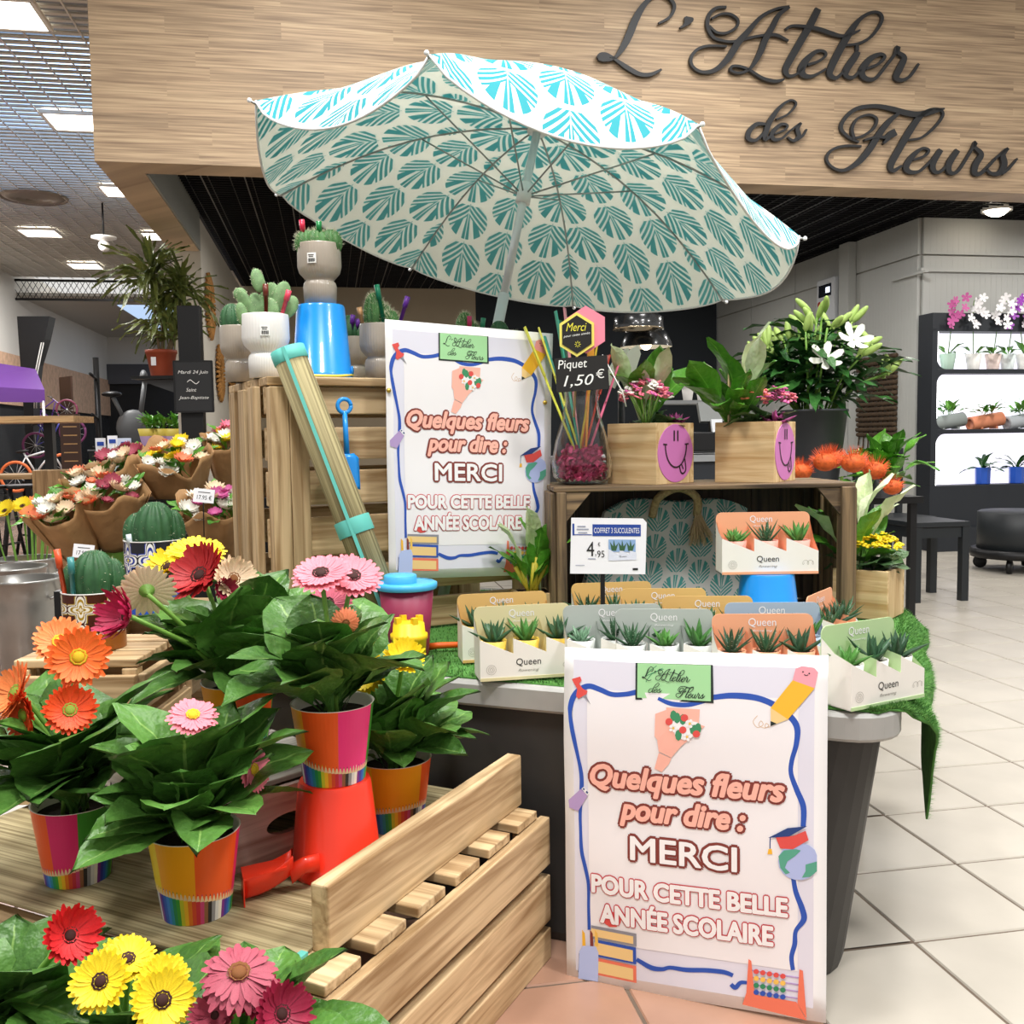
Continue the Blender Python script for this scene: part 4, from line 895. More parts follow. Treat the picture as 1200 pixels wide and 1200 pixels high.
cactus_pot('taupe cactus pot with purple pen behind the blue bucket', onA(416, 2.66), .125, .045, TAUPE, 'dark', 4, [(-.01, -.02, .012, .075, '#5a1f8a'), (.0, -.01, .014, .065, '#6a2f9a')])
cactus_pot('taupe cactus pot with green pen beside the rear poster', onA(446, 2.5), .14, .05, TAUPE, 'fuzzy', 5, [(.02, -.02, -.022, .115, '#0f7a56'), (.045, -.02, .03, .085, '#5a1f8a'), (-.035, -.02, -.012, .06, '#c99a6a')])
cactus_pot('fuzzy cactus peeking over the rear poster with crimson pen', onA(551, 2.74), .115, .045, TAUPE, 'fuzzy', 6, [(.0, -.025, .002, .085, '#b01f5a'), (.026, -.02, .014, .08, '#1f7a5a')])
cactus_pot('round dark cactus peeking over the rear poster by the parasol pole', onA(592, 2.76), .115, .045, TAUPE, 'dark', 7)
# wooden clothes peg toy spade etc.
t = thing('toy_spade', 'blue plastic toy spade hanging on the tall crate boards', 'toy', P(406, 522, 2.30), 0, rot=(0, -.03, CA))
mb = MB(); n = 20; mb.tube([V(.016*math.cos(2*PI*k/n), 0, .092+.016*math.sin(2*PI*k/n)) for k in range(n+1)], .005, 8); mb.build('grip', BLUE, t)
mb = MB(); mb.tube([(0, 0, .078), (0, 0, -.02)], [.006, .007], 8); mb.build('shaft', BLUE, t)
mb = MB(); mb.grid(lambda a, b: V((a-.5)*2*(.027 if b > .12 else .016+b*.09), .006*(2*a-1)**2-.004, -.02-.085*b+(.004*math.cos(PI*(a-.5)) if b == 1 else 0)), 6, 8); o = mb.build('blade', BLUE, t); o.modifiers.new('s', 'SOLIDIFY').thickness = .003
# rolled straw mat
A_ = P(337, 410, 2.24); B_ = P(428, 650, 2.20); dr = (B_-A_).normalized(); B2 = A_+dr*((A_.z-.532)/-dr.z)
rm = thing('rolled_straw_mat', 'rolled straw beach mat with turquoise tape leaning on the tall crate', 'mat', B2, 0)
ax = (A_-B2); Ln = ax.length; qt = ax.to_track_quat('Z', 'Y').to_euler()
mb = MB(); mb.lathe([(.004, 0), (.036, 0), (.036, Ln), (.030, Ln), (.029, Ln-.02), (.012, Ln-.02), (.011, Ln-.003), (.004, Ln-.003)], 40, rib=lambda a, z: 1+.06*((a/(2*PI)) % 1)); mb.build('roll', straw('straw_roll', (150, 150, 2), '#6f6442', '#a59a70'), rm, (0, 0, 0), qt)
mb = MB(); mb.lathe([(.037, Ln-.03), (.0385, Ln-.028), (.0385, Ln+.001), (.03, Ln+.001)], 40, rib=lambda a, z: 1+.06*((a/(2*PI)) % 1)); mb.build('end_tape', TEAL, rm, (0, 0, 0), qt)
mb = MB(); mb.lathe([(.0395, Ln*.38), (.040, Ln*.382), (.040, Ln*.43), (.0395, Ln*.432)], 40, rib=lambda a, z: 1+.06*((a/(2*PI)) % 1)); mb.build('strap', TEAL, rm, (0, 0, 0), qt)
to = (V(0, 0, HC)-B2).normalized(); to = (to-ax.normalized()*to.dot(ax.normalized())).normalized(); si = ax.normalized().cross(to)
mb = MB(); mb.add([to*.0395+si*s+ax*q for q in (.0, 1.0) for s in (-.012, -.004)], [(0, 1, 3, 2)]); mb.v = [v-si*0 for v in mb.v]; o = mb.build('edge_tape', TEAL, rm); o.modifiers.new('s', 'SOLIDIFY').thickness = .002
# cups on the turf
ZG = ZT+.008
t = thing('beach_cup', 'burgundy beach pail with light blue sieve lid on the turf', 'bucket', PZ(478, 767, ZG))
mb = MB(); mb.lathe([(.044, 0), (.046, .002), (.06, .15), (.058, .15)], 32); mb.build('body', M('burgundy', '#8a2a4a', .45), t)
LB = M('light_blue', '#49aee0', .4); mb = MB(); mb.lathe([(.066, .148), (.068, .152), (.068, .16), (.062, .163), (.058, .163)], 32); mb.disc((0, 0, .162), .06, 32); mb.build('lid', LB, t)
mb = MB(); mb.lathe([(.036, .162), (.036, .178), (.033, .18), (.001, .18)], 24, c=(-.012, -.008, 0)); mb.build('sieve_cap', LB, t)
t = thing('sand_mould', 'yellow plastic sand mould in front of the burgundy pail', 'toy', PZ(480, 776, ZG))
YEL = M('yellow_toy', '#f2c81f', .4); mb = MB(); mb.lathe([(.028, 0), (.034, .003), (.037, .05), (.040, .052), (.040, .062), (.035, .064), (.033, .085), (.02, .088)], 24); mb.disc((0, 0, .088), .02, 24); mb.build('cup', YEL, t)
for k in range(4):
    mb = MB(); mb.box((.026*math.cos(k*PI/2+.6), .026*math.sin(k*PI/2+.6), .092), (.012, .012, .014), k*PI/2+.6); mb.build('turret', YEL, t)
t = thing('toy_rake', 'orange plastic toy handle lying on the turf', 'toy', PZ(514, 758, ZG+.006), .1)
OR = M('orange_plastic', '#e8631a', .4); mb = MB(); mb.tube([(-.03, 0, 0), (.0, 0, .003), (.05, -.004, .004)], [.009, .0075, .007], 8); mb.build('handle', OR, t); mb = MB(); mb.box((.06, -.005, .003), (.02, .05, .006)); mb.build('head', OR, t)
t = thing('straw_bundle', 'two white plastic stakes rising behind the red gerberas', 'stake', P(288, 690, 2.24)); zb = ZG-t.location.z
for a, b in (((-.012, 0, zb), (-.005, 0, .06)), ((.008, 0, zb), (.022, 0, .045))):
    mb = MB(); mb.tube([a, b], .004, 8); mb.build('stake', M('milk_plastic', '#cfcac2', .3), t)
# ================================================================ succulent gift boxes
SUC = [leaf_mat('succulent_a', '#35682f', '#5f9a45', '#5f9a45', .45), leaf_mat('succulent_b', '#2a4a34', '#3f6a45', '#3f6a45', .45), leaf_mat('succulent_c', '#5a8466', '#86a98a', '#86a98a', .5)]
def succ(seed, n, ln, wid, e0, e1, mat, stripes=False):
    rr = random.Random(seed); mb = MB()
    for k in range(n):
        a = k*2.39996+rr.uniform(-.2, .2); q = (k+.5)/n; el = e0+(e1-e0)*q; L_ = ln*rr.uniform(.8, 1.1)*(.75+.35*(1-q)); cv = rr.uniform(-.2, .5)
        X = Matrix.Rotation(a, 4, 'Z') @ Matrix.Rotation(el, 4, 'X'); vs = []; 
        for i in range(5):
            t_ = i/4; w_ = wid*(1-t_**2.2)*(.75+.7*t_*(1-t_))+.0003; y = L_*t_; z = cv*L_*t_*t_*.5
            vs += [(-w_, y, z+w_*.5), (0, y, z-w_*.45), (w_, y, z+w_*.5), (0, y, z+w_*.15)]
        fs = [(i*4+j, i*4+(j+1) % 4, i*4+4+(j+1) % 4, i*4+4+j) for i in range(4) for j in range(4)]
        mb.add(vs, fs, 0, True, X)
        if stripes:
            for s in range(4):
                y = L_*(.25+.17*s); mb.add([(-wid*.6*(1-s*.2), y, cv*L_*(y/L_)**2*.5-wid*.5), (wid*.6*(1-s*.2), y, cv*L_*(y/L_)**2*.5-wid*.5), (0, y+.0014, cv*L_*(y/L_)**2*.5-wid*.55)], [(0, 1, 2)], 1, X=X)
    return mb.mesh('succulent', [mat, M('white_dot', '#e6ead8', .6)])
SUCC = [succ(1, 16, .045, .008, .5, 1.4, SUC[0]), succ(2, 14, .06, .005, .6, 1.45, SUC[1], True), succ(3, 11, .06, .009, .5, 1.35, SUC[1]), succ(4, 20, .04, .006, .4, 1.4, SUC[2]), succ(5, 12, .058, .0085, .6, 1.4, SUC[0])]
CARD = M('card_white', '#f0ece4', .6)
def queen(label, loc, rz, col, pots, kinds, w_=.2, n='succulent_gift_box'):
    t = thing(n, label, 'gift box', loc, rz, 'boxed succulents'); D, HBk, th = .068, .136, .0018
    cm = M('card_'+col.strip('#'), col, .6)
    mb = MB()
    # back panel with rounded top corners
    r = .014; out = [(0, 0), (w_, 0)]+[(w_-r+r*math.cos(a), HBk-r+r*math.sin(a)) for a in [k*PI/12 for k in range(7)]]+[(r-r*math.sin(a), HBk-r+r*math.cos(a)) for a in [k*PI/12 for k in range(7)]]
    m = len(out); mb.add([(x, D, z) for x, z in out]+[(x, D+th, z) for x, z in out], [tuple(range(m)), tuple(reversed(range(m, 2*m)))]+[(k, k+m, (k+1) % m+m, (k+1) % m) for k in range(m)], [0, 1]+[0]*m)
    hi, lo = .082, .052
    # front saw-tooth panel
    for i in range(3):
        x0, x1 = w_*i/3, w_*(i+1)/3
        mb.add([(x0, 0, 0), (x1, 0, 0), (x1, 0, lo), (x0, 0, hi)], [(0, 1, 2, 3)], 1); mb.add([(x0, th, 0), (x1, th, 0), (x1, th, lo), (x0, th, hi)], [(3, 2, 1, 0)], 0)
        mb.add([(x0, 0, hi), (x1, 0, lo), (x1, th, lo), (x0, th, hi)], [(0, 1, 2, 3)], 1)
    for i in range(4):
        x = w_*i/3; xo = th if i < 3 else -th; zf = hi if i < 3 else lo; top = HBk-.02 if i in (0, 3) else .105
        prof = [(0, 0), (D, 0), (D, top), (D*.55, (top+zf)/2-.006), (0, zf)]
        mb.add([(x, y, z) for y, z in prof], [tuple(reversed(range(5)))], 1 if i == 0 else 0); mb.add([(x+xo, y, z) for y, z in prof], [tuple(range(5))], 0 if i != 3 else 0)
    mb.box((w_/2, D/2, .001), (w_, D, .002), mi=1); mb.box((w_/2, -.0006, .003), (w_, .0012, .006), mi=0)
    mb.build('carton', [cm, CARD], t)
    mb = MB(); fr = lambda x, y, off: V(x, -.0006-off, -y)
    add_text(mb, 'Queen', (w_*.36, -.042, w_*.36+.05, -.026), fr, 0, 0, 0); add_text(mb, 'flowering', (w_*.38, -.021, w_*.38+.042, -.014), fr, 2, 0, 0, .3)
    mb.build('front_print', [M('ink', '#222222'), CARD, M('soft_ink', '#8f8a82', .7)], t); mb = MB()
    for rad in (.0095, .006, .003): add_ribbon(mb, [(w_*.11+rad*math.cos(a), -.022+rad*math.sin(a), .0006) for a in [k*PI/8 for k in range(17)]], lambda x, y, o: fr(x, y, 0), 2, 1)
    mb.build('emblem_print', [M('ink', '#222222'), CARD, M('soft_ink', '#8f8a82', .7)], t); mb = MB()
    add_ribbon(mb, [(w_*.83+.0009*q*1.2+.004*math.cos(q*PI/5), -.026+.005*math.sin(q*PI/5), .0006) for q in range(27)], lambda x, y, o: fr(x, y, 0), 2, 1)
    mb.build('emblem_print', [M('ink', '#222222'), CARD, M('soft_ink', '#8f8a82', .7)], t)
    mb = MB(); add_text(mb, 'Queen', (w_*.36, -HBk+.008, w_*.36+.052, -HBk+.026), lambda x, y, off: V(x, D-.0008, -y), 0); add_text(mb, 'flowering', (w_*.4, -HBk+.03, w_*.4+.038, -HBk+.035), lambda x, y, off: V(x, D-.0008, -y), 0, 0, 0, .3); mb.build('back_print', M('print_pale', '#faf6ee', .6), t)
    pm = M('cup_'+pots.strip('#'), pots, .5)
    for i in range(3):
        c = (w_*(i+.5)/3, D*.52, .004)
        mb = MB(); mb.lathe([(.020, 0), (.027, .07), (.025, .07), (.024, .06)], 20); mb.disc((0, 0, .064), .025, 20, 1); p_ = mb.build('cup', [pm, SOIL], t, c)
        inst('succulent', SUCC[kinds[i]], t, (c[0], c[1], .064), (0, 0, i*1.3+loc.x*9), (1.05,)*3)
    return t
def qb(px, d): v = ray(px, 700); q = v*(d/v.y); return V(q.x, q.y, ZG)
OCH, PALE, GRY, BLU, ORG, GRN = '#dfb56f', '#ded4a6', '#b4bbb5', '#a4b3c6', '#efab84', '#b8d39e'
queen('ochre succulent box half hidden behind the pale yellow one', qb(541, 2.05), .2, OCH, '#d9b048', (2, 1, 2))
queen('pale yellow succulent box at the left front of the turf', PZ(563, 799, ZG), .2, PALE, '#dcb948', (2, 4, 2))
queen('grey succulent box behind the price sign post', qb(664, 1.89), .06, GRY, '#c9cdc9', (3, 1, 2))
queen('grey succulent box directly behind the front poster', qb(722, 1.845), -.08, GRY, '#c9cdc9', (1, 0, 4), .19)
queen('ochre succulent box nearest the price card', qb(676, 2.19), .12, OCH, '#d9b048', (1, 1, 2), .19)
queen('ochre succulent box in the middle of the row inside the crate mouth', qb(730, 2.10), -.03, OCH, '#d9b048', (2, 1, 4), .19)
queen('ochre succulent box overlapped by the grey and blue ones', qb(780, 1.99), -.05, OCH, '#d9b048', (1, 2, 1), .19)
queen('blue grey succulent box behind the orange one', qb(856, 1.90), -.05, BLU, '#9fb0c4', (2, 1, 4), .19)
queen('orange succulent box rising behind the front poster', qb(841, 1.775), -.05, ORG, '#e5a17c', (1, 1, 2), .19)
queen('green succulent box turned aside at the right front corner', PZ(997, 834, ZG), .5, GRN, '#efece2', (0, 2, 2), .185)
queen('orange succulent box seen edge-on beside the crate post', qb(984, 1.98), .95, ORG, '#e5a17c', (1, 2, 1), .17)
cb_ = P(899, 720, 2.24); cb_.z = ZG
bucket('upside down blue beach bucket in the crate mouth under a gift box', cb_, .076, .058, .158, BLUE)
queen('orange succulent box with pink pots raised on the blue bucket', cb_+V(-.112, -.036, .159), .0, ORG, '#e09a8c', (0, 1, 4), .218)
# price sign on a black post
cp = P(713, 640, 2.02); t = thing('price_sign', 'white succulent price card of 4,95 euros on a black post', 'price sign', V(cp.x-.012, cp.y, ZG), .05)
bx('post', t, (0, .004, .1), (.009, .006, .2), BLM); bx('foot', t, (0, .02, .003), (.07, .06, .005), BLM)
zc = cp.z-ZG; ww, hh = .157, .116
CW = M('card_gloss', '#f3f4f8', .3); mb = MB(); mb.add([(x, y, z) for y in (-.001, .001) for x, z in ((-ww/2, -hh/2), (ww/2, -hh/2), (ww/2, hh/2-.008), (ww/2-.008, hh/2), (-ww/2, hh/2))], [(0, 1, 2, 3, 4), (9, 8, 7, 6, 5)]+[(k, k+5, (k+1) % 5+5, (k+1) % 5) for k in range(5)]); mb.build('card', CW, t, (.012, 0, zc), (0, .03, 0))
f = lambda x, y, off: V(.012+(x-.5)*ww, -.0016-off, zc+(.5-y)*hh-(x-.5)*.004)
mb = MB(); R4 = lambda x0, y0, x1, y1: [(x0, y1), (x1, y1), (x1, y0), (x0, y0)]
add_poly(mb, R4(.29, .11, .93, .32), f, 1); add_poly(mb, R4(.025, .1, .05, .31), f, 1); add_poly(mb, R4(.05, .29, .28, .305), f, 1)
add_text(mb, 'COFFRET 3 SUCCULENTES', (.31, .17, .91, .265), f, 0, .0004); add_text(mb, '4', (.21, .42, .31, .68), f, 2, .0002); add_text(mb, ',', (.325, .64, .335, .69), f, 2, .0002); add_text(mb, '95', (.35, .58, .445, .7), f, 2, .0002); add_text(mb, '€', (.36, .43, .39, .5), f, 2, .0002)
for y_, x0, x1 in ((.14, .09, .2), (.19, .08, .24), (.25, .1, .22)): add_poly(mb, R4(x0, y_, x1, y_+.02), f, 3, .0002)
add_poly(mb, R4(.06, .84, .18, .85), f, 3, .0002); add_poly(mb, R4(.82, .89, .89, .93), f, 2, .0002); add_poly(mb, R4(.23, .72, .33, .735), f, 3, .0002)
add_poly(mb, R4(.5, .38, .86, .6), f, 4, .0002); add_poly(mb, [(.5, .76), (.87, .74), (.87, .62), (.78, .56), (.78, .66), (.65, .55), (.64, .66), (.5, .55)], f, 5, .0004)
for x_ in (.57, .68, .79): add_poly(mb, [(x_-.05, .42), (x_-.01, .5), (x_, .38), (x_+.02, .5), (x_+.06, .44), (x_+.03, .58), (x_-.03, .58)], f, 6, .0006)
add_text(mb, 'Queen', (.64, .665, .74, .7), f, 2, .0007)
mb.build('print', [CW, M('tag_blue', '#27489c', .4), M('ink', '#222222'), M('tag_grey', '#9aa0b4', .6), M('tag_sky', '#8fb0da', .5), M('tag_pale', '#dfe4f2', .5), SUC[1]], t)
# tote bag in the crate
BAGM = leafprint('bag_print', '#aaa9a4', '#1f6a6a', '#3a7d78', .85)
t = thing('tote_bag', 'beach bag with teal palm print and rope handles inside the dark crate', 'bag', krl(.30, .2, .013), KA)
def bag(a, b, s): 
    w_ = .22*(1-.12*b); x = (a-.5)*2*w_+.05*b; return V(x, s*(.035+.04*math.sin(PI*a))*(1-.55*b)+.02*b+.006*math.sin(a*17+b*5), .295*b*(1-.12*abs(2*a-1)**2)+.01*math.sin(a*9)*b)
for s in (-1, 1):
    mb = MB(); mb.grid(lambda a, b: bag(a, b, s), 16, 12, uvf=lambda a, b: (a*6.5, b*4.2), flip=s > 0); mb.build('bag_side', BAGM, t)
ROPE = M('rope', '#a68e68', .9, var=.3, scale=120, bump=.6)
for x0, x1 in ((-.02, .10),):
    for s in (-1,):
        mb = MB(); mb.tube(crom([(x0, -.02, .25), (x0+.01, -.05, .30), (.04, -.06, .325), (x1-.01, -.05, .30), (x1, -.02, .25)], 5), .011, 8); mb.build('rope_handle', ROPE, t)
rr = random.Random(5); mb = MB()
for k in range(160): mb.tube([V(.1+rr.uniform(-.008, .008), -.03, .255), V(.1+rr.uniform(-.03, .035), -.045+rr.uniform(-.02, .02), .19+rr.uniform(-.02, .02))], .0008, 3, cap=False)
stuff(mb.build('tassel', M('raffia', '#b79f78', .9), t))
# ================================================================ on top of the dark crate
GLASS = M('clear_glass', '#ffffff', .02, trans=1.0, ior=1.35)
SPL = [leaf_mesh(20+i, wid=.15, droop=.15+.25*(i % 3), lobed=False, pet=.28, nx=4, ny=9, fold=.3, mat=leaf_mat('lily_leaf', '#3f7a24', '#6fb03a', '#8fc455', .35)) for i in range(4)]
SPA = [leaf_mesh(30+i, wid=.09, droop=.2*i, lobed=False, pet=.45, nx=3, ny=9, fold=.5, mat=leaf_mat('spathe', '#b9cf8f', '#e3ead0', '#d5e2b5', .5)) for i in range(2)]
KAL = [leaf_mesh(40+i, wid=.3, droop=.5, lobed=True, pet=.15, nx=4, ny=7, fold=.2, mat=leaf_mat('kalanchoe_leaf', '#3a5a35', '#577a48', '#6f9360', .45)) for i in range(2)]
def ontop(px, d, zz): v = ray(px, 560); q = v*(d/v.y); return V(q.x, q.y, zz)
def blossoms(parent, c, rx, rz, n, cols, r, rr, name='blossoms'):
    mb = MB(); ms = [PET[k] if k in PET else M(*k) for k in cols]
    for k in range(n):
        a = rr.random()*6.283; q = math.sqrt(rr.random()); p = c+V(q*rx*math.cos(a), q*rx*math.sin(a), rz*(1-q*q)+rr.uniform(-.006, .006)); mi = rr.randrange(len(ms)); s = r*rr.uniform(.7, 1.15)
        X = Matrix.Translation(p) @ V(rr.uniform(-.5, .5), rr.uniform(-.8, .3), 1).to_track_quat('Z', 'Y').to_matrix().to_4x4()
        for j in range(4): mb.ell((s*.75*math.cos(j*PI/2), s*.75*math.sin(j*PI/2), 0), (s*.62, s*.62, s*.3), 6, 4, mi, X)
    return stuff(mb.build(name, ms, parent))
# glass vase with paper shreds and pens
vz = ontop(682, 2.52, ZB)
t = thing('glass_vase', 'clear glass vase filled with pink paper on the dark crate', 'vase', vz)
pr = [(.0, .004), (.058, .004), (.074, .02), (.078, .055), (.068, .11), (.05, .17), (.043, .21), (.047, .25), (.055, .268)]
mb = MB(); mb.lathe([(max(.0001, r), z) for r, z in pr]+[(r-.003, z+.001) for r, z in reversed(pr[1:])]+[(.0001, .008)], 36); mb.build('glass', GLASS, t)
rr = random.Random(9); mb = MB()
for k in range(420):
    a = rr.random()*6.283; q = math.sqrt(rr.random())*.062; z = .016+rr.random()*.075; q *= 1-.2*(z/.09); p = V(q*math.cos(a), q*math.sin(a), z); e1 = V(rr.gauss(0, 1), rr.gauss(0, 1), rr.gauss(0, 1)).normalized(); e2 = e1.orthogonal().normalized()
    L_ = .012*rr.random()+.006; pts = [p+e1*L_*s+e2*.006*math.sin(s*2.5) for s in (-1, -.3, .4, 1)]; w_ = e1.cross(e2)*.005
    pts = [V(*(x*min(1, .068/max(1e-6, math.hypot(x.x, x.y))) if i < 2 else x for i, x in ())) if 0 else V(x.x*min(1, .066/max(1e-6, math.hypot(x.x, x.y))), x.y*min(1, .066/max(1e-6, math.hypot(x.x, x.y))), max(.012, x.z)) for x in pts]
    mb.add([x+w_*s for x in pts for s in (-1, 1)], [(0, 1, 3, 2), (2, 3, 5, 4), (4, 5, 7, 6)], k % 2)
stuff(mb.build('paper_shreds', [M('magenta_paper', '#c23a6e', .6), M('rose_paper', '#a02a58', .6)], t))
for k, (x0, x1, y1, L_, c) in enumerate([(.02, -.155, -.02, .40, '#d8d84a'), (.03, -.125, .0, .40, '#e0e060'), (.01, -.07, -.01, .44, '#3fa08a'), (.015, -.06, .02, .42, '#2f8a6a'), (.0, -.04, .01, .45, '#e8a0aa'), (-.01, .04, .02, .40, '#e0752a'), (-.03, .06, .0, .36, '#d9c03a'), (-.02, .085, .02, .33, '#c94a3a'), (.01, .02, -.02, .38, '#e8a23a'), (.0, -.09, .02, .38, '#4ab0a8'), (-.01, .1, .0, .30, '#d86a8a')]):
    p = thing('marker_pen', '%s topped pick standing in the glass vase' % ['lime', 'yellow green', 'teal', 'sea green', 'pale pink', 'orange', 'mustard', 'red', 'amber', 'turquoise', 'rose'][k], 'pick', vz+V(x0*.6, 0, .014), 0, 'picks in the vase')
    b_ = V(x1, y1, L_-.014); m_ = b_*.68
    mb = MB(); mb.tube([V(0, 0, 0), m_], .0032, 5); mb.build('stick', M('stick_'+c.strip('#'), c, .6), p)
    mb = MB(); mb.box((0, 0, 0), (.024, .004, b_.length*.32), X=Matrix.Translation(b_*.84) @ b_.to_track_quat('Z', 'Y').to_matrix().to_4x4()); mb.build('plaque', M('plaque_'+c.strip('#'), c, .5), p, bevel=.001)
# hexagon pick reading Merci
hx_ = P(676, 392, 2.42); t = thing('hexagon_pick', 'black hexagonal pick reading Merci with yellow rim above the vase', 'pick', hx_, -.1)
hexa = lambda r, sx=1: [(r*sx*math.cos(PI/6+k*PI/3), r*math.sin(PI/6+k*PI/3)) for k in range(6)]
def plate(mb, pts, y0, y1, mi=0):
    m = len(pts); mb.add([(x, y0, z) for x, z in pts]+[(x, y1, z) for x, z in pts], [tuple(reversed(range(m))), tuple(range(m, 2*m))]+[(k, (k+1) % m, (k+1) % m+m, k+m) for k in range(m)], mi)
mb = MB(); plate(mb, [(x+.022, z+.012) for x, z in hexa(.058, .92)], .006, .010); mb.build('backing', M('pick_rose', '#ef8ba0', .5), t)
mb = MB(); plate(mb, hexa(.054, .9), 0, .004); mb.build('rim', M('pick_yellow', '#efe06a', .5), t); mb = MB(); plate(mb, hexa(.046, .9), -.002, .001); mb.build('face', M('chalk_black', '#1d1b1a', .7), t)
mb = MB(); f = lambda x, y, o: V(x, -.003, -y); add_text(mb, 'Merci', (-.026, -.028, .024, -.008), f, 0, 0, 0, .3); add_text(mb, 'pour cette année', (-.032, .002, .032, .009), f, 1, 0, 0, .2, slope=-.008)
for k in range(8): add_ribbon(mb, [(.002+.003*math.cos(k*.785), .024+.003*math.sin(k*.785), .0012), (.002+.008*math.cos(k*.785), .024+.008*math.sin(k*.785), .0012)], f, 0, 2)
mb.build('lettering', [M('chalk_yellow', '#e8e04a', .7), M('chalk_white', '#f2f2ee', .7)], t); mb = MB(); mb.tube([(0, .003, -.04), (-.01, .03, -.2)], .003, 6); mb.build('stick', wood('pine', *PINE, 'z'), t)
# chalk price tag
cp = P(682, 438, 2.40); t = thing('chalk_tag', 'small blackboard tag chalked Piquet 1,50 euros hanging on the vase', 'price sign', cp, .03)
bx('board', t, (0, 0, 0), (.128, .004, .082), M('chalk_black', '#1d1b1a'), (0, -.06, 0))
f = lambda x, y, o: V(x, -.0026, -y+.06*x); mb = MB(); add_text(mb, 'Piquet', (-.058, -.036, .012, -.008), f, 0, 0, 0, .1); add_text(mb, '1,50', (-.045, .002, .028, .032), f, 0, 0, 0, .25); add_text(mb, '€', (.034, -.008, .054, .014), f, 0); mb.v = mb.v; mb.build('chalk', M('chalk_white', '#f2f2ee'), t)
mb = MB(); mb.tube([(.05, .002, .045), (.1, .01, -.045), (.11, .02, -.08)], .0018, 5); mb.build('string', M('chalk_white', '#f2f2ee'), t)
# smiley planters
OAK = ('oakbox', '#b8935f', '#dcc091'); PINKD = M('smiley_pink', '#c774b4', .5); FACE = M('smiley_ink', '#2a1420', .6)
def planter(label, corner, rz, s, h, seed, variant, smile=True):
    t = thing('wooden_planter', label, 'planter', corner, rz, 'wooden planter boxes'); th = .012
    plank('side_board', t, (th/2, s/2, h/2), (th, s, h), OAK, bevel=.001); plank('side_board', t, (s-th/2, s/2, h/2), (th, s, h), OAK, bevel=.001)
    plank('front_board', t, (s/2, th/2, h/2), (s-2*th, th, h), OAK, bevel=.001); plank('back_board', t, (s/2, s-th/2, h/2), (s-2*th, th, h), OAK, bevel=.001)
    plank('bottom_board', t, (s/2, s/2, .006), (s-2*th, s-2*th, .012), OAK, bevel=.001)
    bx('soil', t, (s/2, s/2, h*.88), (s-2*th, s-2*th, .02), SOIL); rr = random.Random(seed); c = V(s/2, s/2, h*.9)
    if smile:
        R_ = h*.48; mb = MB(); mb.lathe([(.0001, -.006), (R_, -.006), (R_, 0), (.0001, 0)], 40, sm=False); d_ = mb.build('smiley_disc', [PINKD], t, (s/2, -.0015, h*.5), (PI/2, 0, 0), bevel=.001)
        mb = MB(); f = lambda x, y, o: V(x, y, .0006+.0004)
        for sx in (-.10, .10): add_ribbon(mb, [(sx*R_, .42*R_, .075*R_), (sx*R_, .78*R_, .075*R_)], f, 0, 3)
        add_ribbon(mb, [(.6*R_*math.cos(a), .3*R_+.78*R_*math.sin(a), .06*R_) for a in [PI+PI*k/14 for k in range(15)]], f, 0, 2)
        for sx in (-1, 1): add_ribbon(mb, [(sx*.72*R_, .32*R_, .05*R_), (sx*.5*R_, .3*R_, .05*R_)], f, 0, 2)
        add_ribbon(mb, [(.2*R_, -.46*R_, .06*R_), (.28*R_, -.66*R_, .06*R_), (.42*R_, -.7*R_, .06*R_), (.56*R_, -.56*R_, .06*R_), (.5*R_, -.2*R_, .06*R_)], f, 0, 4); add_ribbon(mb, [(.3*R_, -.36*R_, .05*R_), (.42*R_, -.56*R_, .05*R_)], f, 0, 2)
        fo_ = mb.build('smiley_face', FACE, d_)
    def lv(meshes, n, ln, e0, e1, off=V(0, 0, 0), nm='leaf', az=None):
        for k in range(n):
            a = rr.random()*6.283 if az is None else rr.uniform(*az); s_ = ln*rr.uniform(.75, 1.15); o = inst(nm, rr.choice(meshes), t, c+off+V(rr.uniform(-.02, .02), rr.uniform(-.02, .02), 0), (rr.uniform(e0, e1), rr.uniform(-.4, .4), a), (s_,)*3)
    return t, lv, c, rr
t, lv, c, rr = planter('left smiley planter box with pink kalanchoe on the dark crate', ontop(769, 2.44, ZB), math.radians(44), .158, .154, 3, 0)
lv(SPL, 9, .22, .7, 1.4, V(.03, .03, 0)); lv(SPA, 3, .24, 1.0, 1.4, V(.03, .03, 0), 'spathe'); lv(KAL, 9, .09, .2, .9, V(-.02, -.02, 0))
blossoms(t, c+V(-.035, -.01, .08), .066, .045, 120, ['lilac', 'pink', 'rose', 'white'], .0085, rr)
for k in range(9): mb = MB(); mb.tube([c+V(-.03, -.01, 0), c+V(-.035+.04*math.cos(k*.7), -.01+.04*math.sin(k*.7), .09)], .002, 5); mb.build('stem', STEMG, t)
PS = succ(8, 14, .05, .011, .3, 1.2, M('purple_succulent', '#9a3f78', .5, var=.25, scale=40)); inst('rosette', PS, t, c+V(.045, -.045, .005))
t, lv, c, rr = planter('right smiley planter box with broad lily leaves on the dark crate', ontop(907, 2.46, ZB), math.radians(55), .158, .154, 5, 0)
lv(SPL, 10, .23, .9, 1.45, V(-.02, .04, 0)); lv(SPA, 3, .26, 1.0, 1.5, V(-.02, .05, 0), 'spathe'); lv(KAL, 9, .1, .2, .9, V(0, -.02, 0)); lv(SPL, 4, .2, .3, .8, V(-.02, .05, 0))
blossoms(t, c+V(-.03, .0, .075), .055, .035, 60, ['pink', 'white', 'coral', 'lilac'], .008, rr); blossoms(t, c+V(.04, -.05, .07), .04, .03, 50, ['lilac', 'pink'], .008, rr, 'blossoms')
inst('rosette', PS, t, c+V(.0, -.055, .0), (0, 0, 0), (1.2,)*3)
